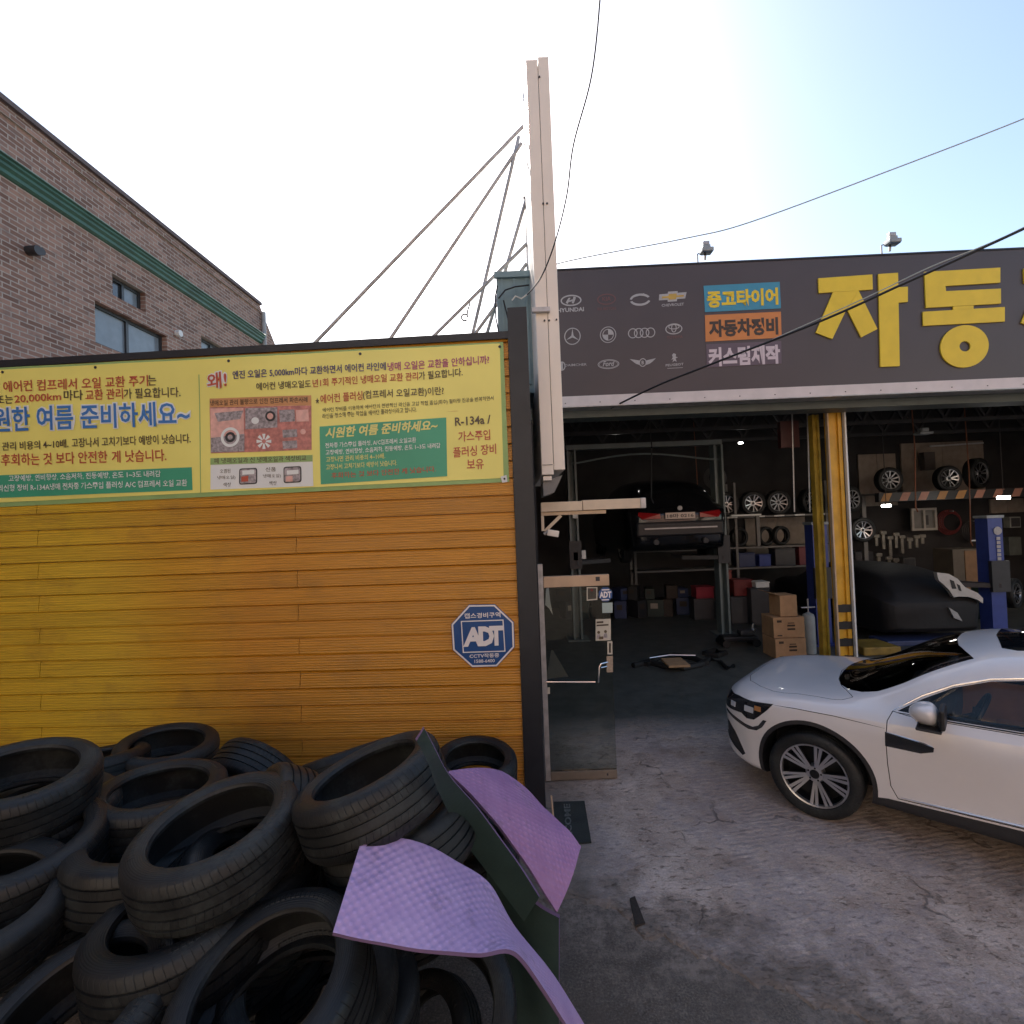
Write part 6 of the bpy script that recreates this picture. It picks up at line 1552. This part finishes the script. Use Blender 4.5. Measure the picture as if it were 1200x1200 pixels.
# windscreen, glass roof
ws_half = [(1.0, 0), (1.012, .25), (1.06, .45), (1.15, .60), (1.25, .668), (1.36, .69), (1.52, .672), (1.68, .632), (1.82, .592), (1.93, .56), (1.88, .42), (1.835, .25), (1.815, 0)]
ws = ws_half + [(s, -t) for s, t in ws_half[-2:0:-1]]
finish(csg(body, top(inset(ws, .003), .98, 2.0), 'INTERSECT'), 'windscreen', M_tintw, car, push=-.002, gap=M_tintw); body = csg(body, top(ws, .98, 2.0), 'DIFFERENCE')
sr = [(2.08, -.40), (2.05, 0), (2.08, .40), (2.16, .45), (3.5, .44), (3.6, .3), (3.6, -.3), (3.5, -.44), (2.16, -.45)]
finish(csg(body, top(inset(sr, .003), 1.4, 2.0), 'INTERSECT'), 'glass_roof', M_glassdark, car, push=-.002); body = csg(body, top(sr, 1.4, 2.0), 'DIFFERENCE')
# side glass
dlo_f = [(1.50, 1.085), (1.65, 1.215), (1.82, 1.335), (2.02, 1.42), (2.3, 1.478), (2.60, 1.497), (2.64, 1.125), (2.2, 1.105), (1.8, 1.09)]
dlo_r = [(2.70, 1.495), (3.1, 1.505), (3.5, 1.47), (3.78, 1.38), (3.70, 1.165), (3.2, 1.145), (2.69, 1.128)]
for sy in (1, -1):
    for q in (dlo_f, dlo_r):
        w_ = csg(body, side(inset(q, .001), .45 * sy, 1.3 * sy), 'INTERSECT'); body = csg(body, side(q, .45 * sy, 1.3 * sy), 'DIFFERENCE')
        o = finish(w_, 'side_window', M_tint, car, push=-.004, gap=M_tint)
# bonnet
bn_half = [(.15, 0), (.16, .3), (.24, .5), (.40, .655), (.55, .735), (.66, .752), (.78, .742), (.95, .758), (1.06, .778), (1.13, .775), (1.20, .735), (1.16, .66), (1.08, .50), (1.02, .30), (.985, 0)]
bn = bn_half + [(s, -t) for s, t in bn_half[-2:0:-1]]
b_ = csg(body, top(inset(bn, .0025), .80, 1.4), 'INTERSECT'); body = csg(body, top(inset(bn, -.0025), .80, 1.4), 'DIFFERENCE'); finish(b_, 'bonnet', M_wpaint, car)
# doors, front wing vent
df = [(1.47, 1.075), (1.44, .98), (1.43, .80), (1.43, .60), (1.44, .42), (1.48, .335), (2.58, .385), (2.64, .6), (2.655, .9), (2.655, 1.10), (2.2, 1.08), (1.8, 1.065), (1.56, 1.062)]
dr_ = [(2.675, 1.10), (2.675, .9), (2.66, .6), (2.60, .387), (3.12, .41), (3.2, .62), (3.4, .86), (3.62, 1.0), (3.70, 1.14), (3.2, 1.118)]
vent = [(1.427, .875), (1.64, .845), (1.705, .825), (1.70, .79), (1.63, .757), (1.425, .755)]
for sy in (1, -1):
    vp = csg(body, side(vent, .75 * sy, 1.3 * sy), 'INTERSECT'); body = csg(body, side(inset(vent, -.002), .75 * sy, 1.3 * sy), 'DIFFERENCE')
    finish(vp, 'wing_vent', M_lamp_d, car, push=.002)
    for q, nm in ((df, 'front door'), (dr_, 'rear door')):
        d_ = csg(body, side(inset(q, .0028), .70 * sy, 1.3 * sy), 'INTERSECT'); body = csg(body, side(inset(q, -.0028), .70 * sy, 1.3 * sy), 'DIFFERENCE'); o = finish(d_, 'door', M_wpaint, car)
        s_h = 2.50 if nm == 'front door' else 3.42
        mb = MB(); pts = [Vector((-(s_h + k * .02), sy * (surf_t(s_h + k * .02, .965) + .018 * math.sin(math.pi * (k + .5) / 10) + .004), gz(.965))) for k in range(-5, 6)]; mb.tube(pts, .013, M_wpaint, 10); lpart('handle', mb, o)
# head lamps, bumper openings
hl = [(-.02, .835), (.10, .862), (.22, .88), (.40, .885), (.60, .91), (.545, .84), (.46, .755), (.41, .71), (.33, .70), (.27, .735), (.12, .72), (-.02, .715)]
for sy in (1, -1):
    h_ = csg(body, side(inset(hl, .0015), .36 * sy, 1.3 * sy), 'INTERSECT'); body = csg(body, side(inset(hl, -.0015), .36 * sy, 1.3 * sy), 'DIFFERENCE'); o = finish(h_, 'headlight', M_lamp_d, car, push=.001)
    mb = MB()
    for s, z, w_, h2 in ((.17, .79, .03, .045), (.36, .80, .045, .05)):
        t_ = surf_t(s, z); c_ = Vector((-SX(s), sy * t_, gz(z))); n_ = BV.find_nearest(c_)[1]; T_ = Matrix.Translation(c_ + n_ * .003) @ n_.to_track_quat('Z', 'Y').to_matrix().to_4x4()
        mb.box((-w_, -h2 * .5, -.004), (w_, h2 * .5, .004), mat('lamp lens', (.62, .64, .68), .1, .3, var=0), T_, ch=.003)
    c_ = Vector((-SX(.45), sy * surf_t(.45, .83), gz(.83))); n_ = BV.find_nearest(c_)[1]; T_ = Matrix.Translation(c_ + n_ * .003) @ n_.to_track_quat('Z', 'Y').to_matrix().to_4x4(); mb.box((-.025, -.02, -.003), (.03, .02, .003), mat('amber lens', (.42, .20, .08), .15, var=0), T_)
    lpart('lens', mb, o)
    drl = [(.05, .665), (.20, .62), (.34, .59), (.43, .605), (.49, .655), (.54, .735), (.505, .735), (.45, .66), (.39, .63), (.31, .635), (.16, .67), (.05, .695)]
    h_ = csg(body, side(drl, .36 * sy, 1.3 * sy), 'INTERSECT'); body = csg(body, side(drl, .36 * sy, 1.3 * sy), 'DIFFERENCE'); finish(h_, 'running_light', M_lamp_d, car, push=.001)
    bo = [(-.02, .58), (.09, .565), (.17, .50), (.28, .33), (.24, .30), (.10, .36), (-.02, .42)]
    h_ = csg(body, side(bo, .36 * sy, 1.3 * sy), 'INTERSECT'); body = csg(body, side(bo, .36 * sy, 1.3 * sy), 'DIFFERENCE'); o = finish(h_, 'bumper_vent', M_blktrim, car, push=-.006)
gr = [(-.50, .52), (.50, .52), (.56, .66), (.52, .76), (-.52, .76), (-.56, .66)]
g_ = csg(body, frontp(gr, -.1, .12), 'INTERSECT'); body = csg(body, frontp(gr, -.1, .12), 'DIFFERENCE'); finish(g_, 'grille', M_blktrim, car, push=-.004)
lw = [(-.62, .10), (.62, .10), (.58, .37), (-.58, .37)]
g_ = csg(body, frontp(lw, -.1, .10), 'INTERSECT'); body = csg(body, frontp(lw, -.1, .10), 'DIFFERENCE'); finish(g_, 'lower_grille', M_blktrim, car, push=-.003)
finish(body, 'body', M_wpaint, car)
# crease line below the shoulder, chrome strips, window frame
def strip(path, r_, M, name, lift_=.0, n=6, taper=True):
    for sy in (1, -1):
        mb = MB(); pts = [Vector((-SX(s), sy * (surf_t(s, z) + lift_), gz(z))) for s, z in path]
        k = len(pts); rs = [r_ * (.25 + .75 * min(1, 4 * min(i, k - 1 - i) / k)) if taper else r_ for i in range(k)]
        mb.tube(pts, rs, M, n); lpart(name, mb, car)
def lerp_path(pts, n):
    out = []
    for i in range(len(pts) - 1):
        for k in range(n): t = k / n; out.append((pts[i][0] * (1 - t) + pts[i + 1][0] * t, pts[i][1] * (1 - t) + pts[i + 1][1] * t))
    return out + [pts[-1]]
strip(lerp_path([(1.50, .350), (2.2, .385), (3.1, .425)], 10), .010, M_alu, 'sill_trim', .004)
strip(lerp_path([(1.49, 1.073), (1.8, 1.08), (2.2, 1.096), (2.66, 1.116)], 6), .005, M_black, 'window_seal', .002)
strip(lerp_path([(1.47, 1.08), (1.64, 1.232), (1.82, 1.352), (2.02, 1.436), (2.3, 1.493), (2.6, 1.512), (3.1, 1.52)], 5), .009, M_chrome, 'window_trim', .003)
strip(lerp_path([(1.432, .878), (1.65, .849), (1.70, .832)], 6), .004, M_chrome, 'vent_trim', .004)
strip(lerp_path([(.60, .905), (.80, .918), (1.1, .925), (1.425, .905)], 6), .003, M_gap, 'crease_shade_line', .0)  # shade of the crease drawn as a dark strip
# mirrors
for sy in (1, -1):
    mb = MB(); bm = bmesh.new(); bmesh.ops.create_uvsphere(bm, u_segments=24, v_segments=14, radius=1)
    for v in bm.verts:
        x, y, z = v.co
        x2 = x * (.112 if x > 0 else .055); y2 = y * .112 * (1 + .12 * z); z2 = z * .078 * (1.12 if y * sy < 0 else .95)
        v.co = (-1.70 + x2, sy * 1.045 + y2, 1.055 + z2 + .02 * y * sy)
    bm.verts.ensure_lookup_table(); vs_ = [v.co.copy() for v in bm.verts]; fs_ = [[v.index for v in f.verts] for f in bm.faces]; bm.free()
    mb.add(vs_, fs_, M_wpaint, True); mi = lpart('mirror', mb, car)
    mb = MB(); mb.box((-1.79, sy * 1.045 - .10, .985), (-1.757, sy * 1.045 + .10, 1.125), M_black, ch=.015); mb.bar((-1.70, sy * .84, .955), (-1.70, sy * 1.03, .97), .09, .035, M_black); mb.box((-1.77, sy * 1.045 - .10, .962), (-1.63, sy * 1.045 + .10, .981), M_black, ch=.008); lpart('base', mb, mi)
# wipers lie at the foot of the glass
mb = MB(); mb.tube([(-1.135, .15, 1.0), (-1.30, .55, 1.015)], .008, M_black, 6); lpart('wiper', mb, car)
# wheels
ME_CT = tyre_mesh('tyre', 72, ro=WR, ri=.247, w_=.225)
ME_CR = rim_mb(ro=.252, w_=.225, fw=.024, quad=True).mesh('rim')
for s, sy in ((FAX, 1), (FAX, -1), (RAX, 1), (RAX, -1)):
    wl = bpy.data.objects.new('wheel', None); col.objects.link(wl); wl.parent = car; wl.location = (-s, sy * .800, WR); wl.rotation_euler = (R(-90 * sy), 0, 0)
    t_ = link('tyre', ME_CT, wl); t_.rotation_euler = (0, 0, R(20)); r_ = link('rim', ME_CR, wl); r_.rotation_euler = (0, 0, R(12))

# cabin fittings seen through the glass
M_seat = mat('brown leather', (.58, .30, .17), .45, var=.15); M_trim = mat('cabin trim', (.10, .09, .085), .6, var=.1); M_head = mat('pale headlining', (.55, .50, .44), .8, var=.05)
for y in (.38, -.38):
    mb = MB(); mb.box((-2.55, y - .25, .44), (-2.0, y + .25, .62), M_seat, ch=.05)
    mb.box((-.09, -.24, 0), (.07, .24, .60), M_seat, Matrix.Translation((-2.52, y, .58)) @ Matrix.Rotation(R(-16), 4, 'Y'), ch=.05); mb.box((-.05, -.13, .64), (.05, .13, .80), M_seat, Matrix.Translation((-2.52, y, .56)) @ Matrix.Rotation(R(-16), 4, 'Y'), ch=.035)
    lpart('seat', mb, car)
mb = MB(); mb.box((-3.45, -.6, .44), (-2.95, .6, .62), M_seat, ch=.05); mb.box((-.08, -.6, 0), (.08, .6, .55), M_seat, Matrix.Translation((-3.42, 0, .58)) @ Matrix.Rotation(R(-18), 4, 'Y'), ch=.05); lpart('rear_seat', mb, car)
mb = MB(); mb.box((-1.80, -.70, .62), (-1.45, .70, .93), M_trim, ch=.05); mb.box((-1.72, -.15, .90), (-1.60, .15, 1.0), M_black, ch=.02); mb.box((-2.5, -.11, .42), (-1.8, .11, .66), M_trim, ch=.03); lpart('dashboard', mb, car)
mb = MB(); T_ = Matrix.Translation((-1.92, .38, .90)) @ Matrix.Rotation(R(65), 4, 'Y'); mb.tube([T_ @ Vector((.18 * math.cos(k * .2618), .18 * math.sin(k * .2618), 0)) for k in range(25)], .016, M_black, 8); mb.bar(T_ @ Vector((0, -.17, 0)), T_ @ Vector((0, .17, 0)), .05, .03, M_black); mb.bar(T_ @ Vector((0, 0, 0)), (-1.78, .38, .82), .05, .05, M_black); lpart('steering_wheel', mb, car)
for y in (.715, -.715):
    mb = MB(); mb.box((-3.5, y - .015, .45), (-1.6, y + .015, .90), M_seat, ch=.01); lpart('door_lining', mb, car)
mb = MB(); mb.box((-3.2, -.44, 1.388), (-2.3, .44, 1.398), M_head); lpart('headlining', mb, car)
mb = MB(); mb.box((-2.66, .60, .5), (-2.60, .66, 1.28), M_trim); mb.box((-2.66, -.66, .5), (-2.60, -.60, 1.28), M_trim); lpart('inner_pillar', mb, car)
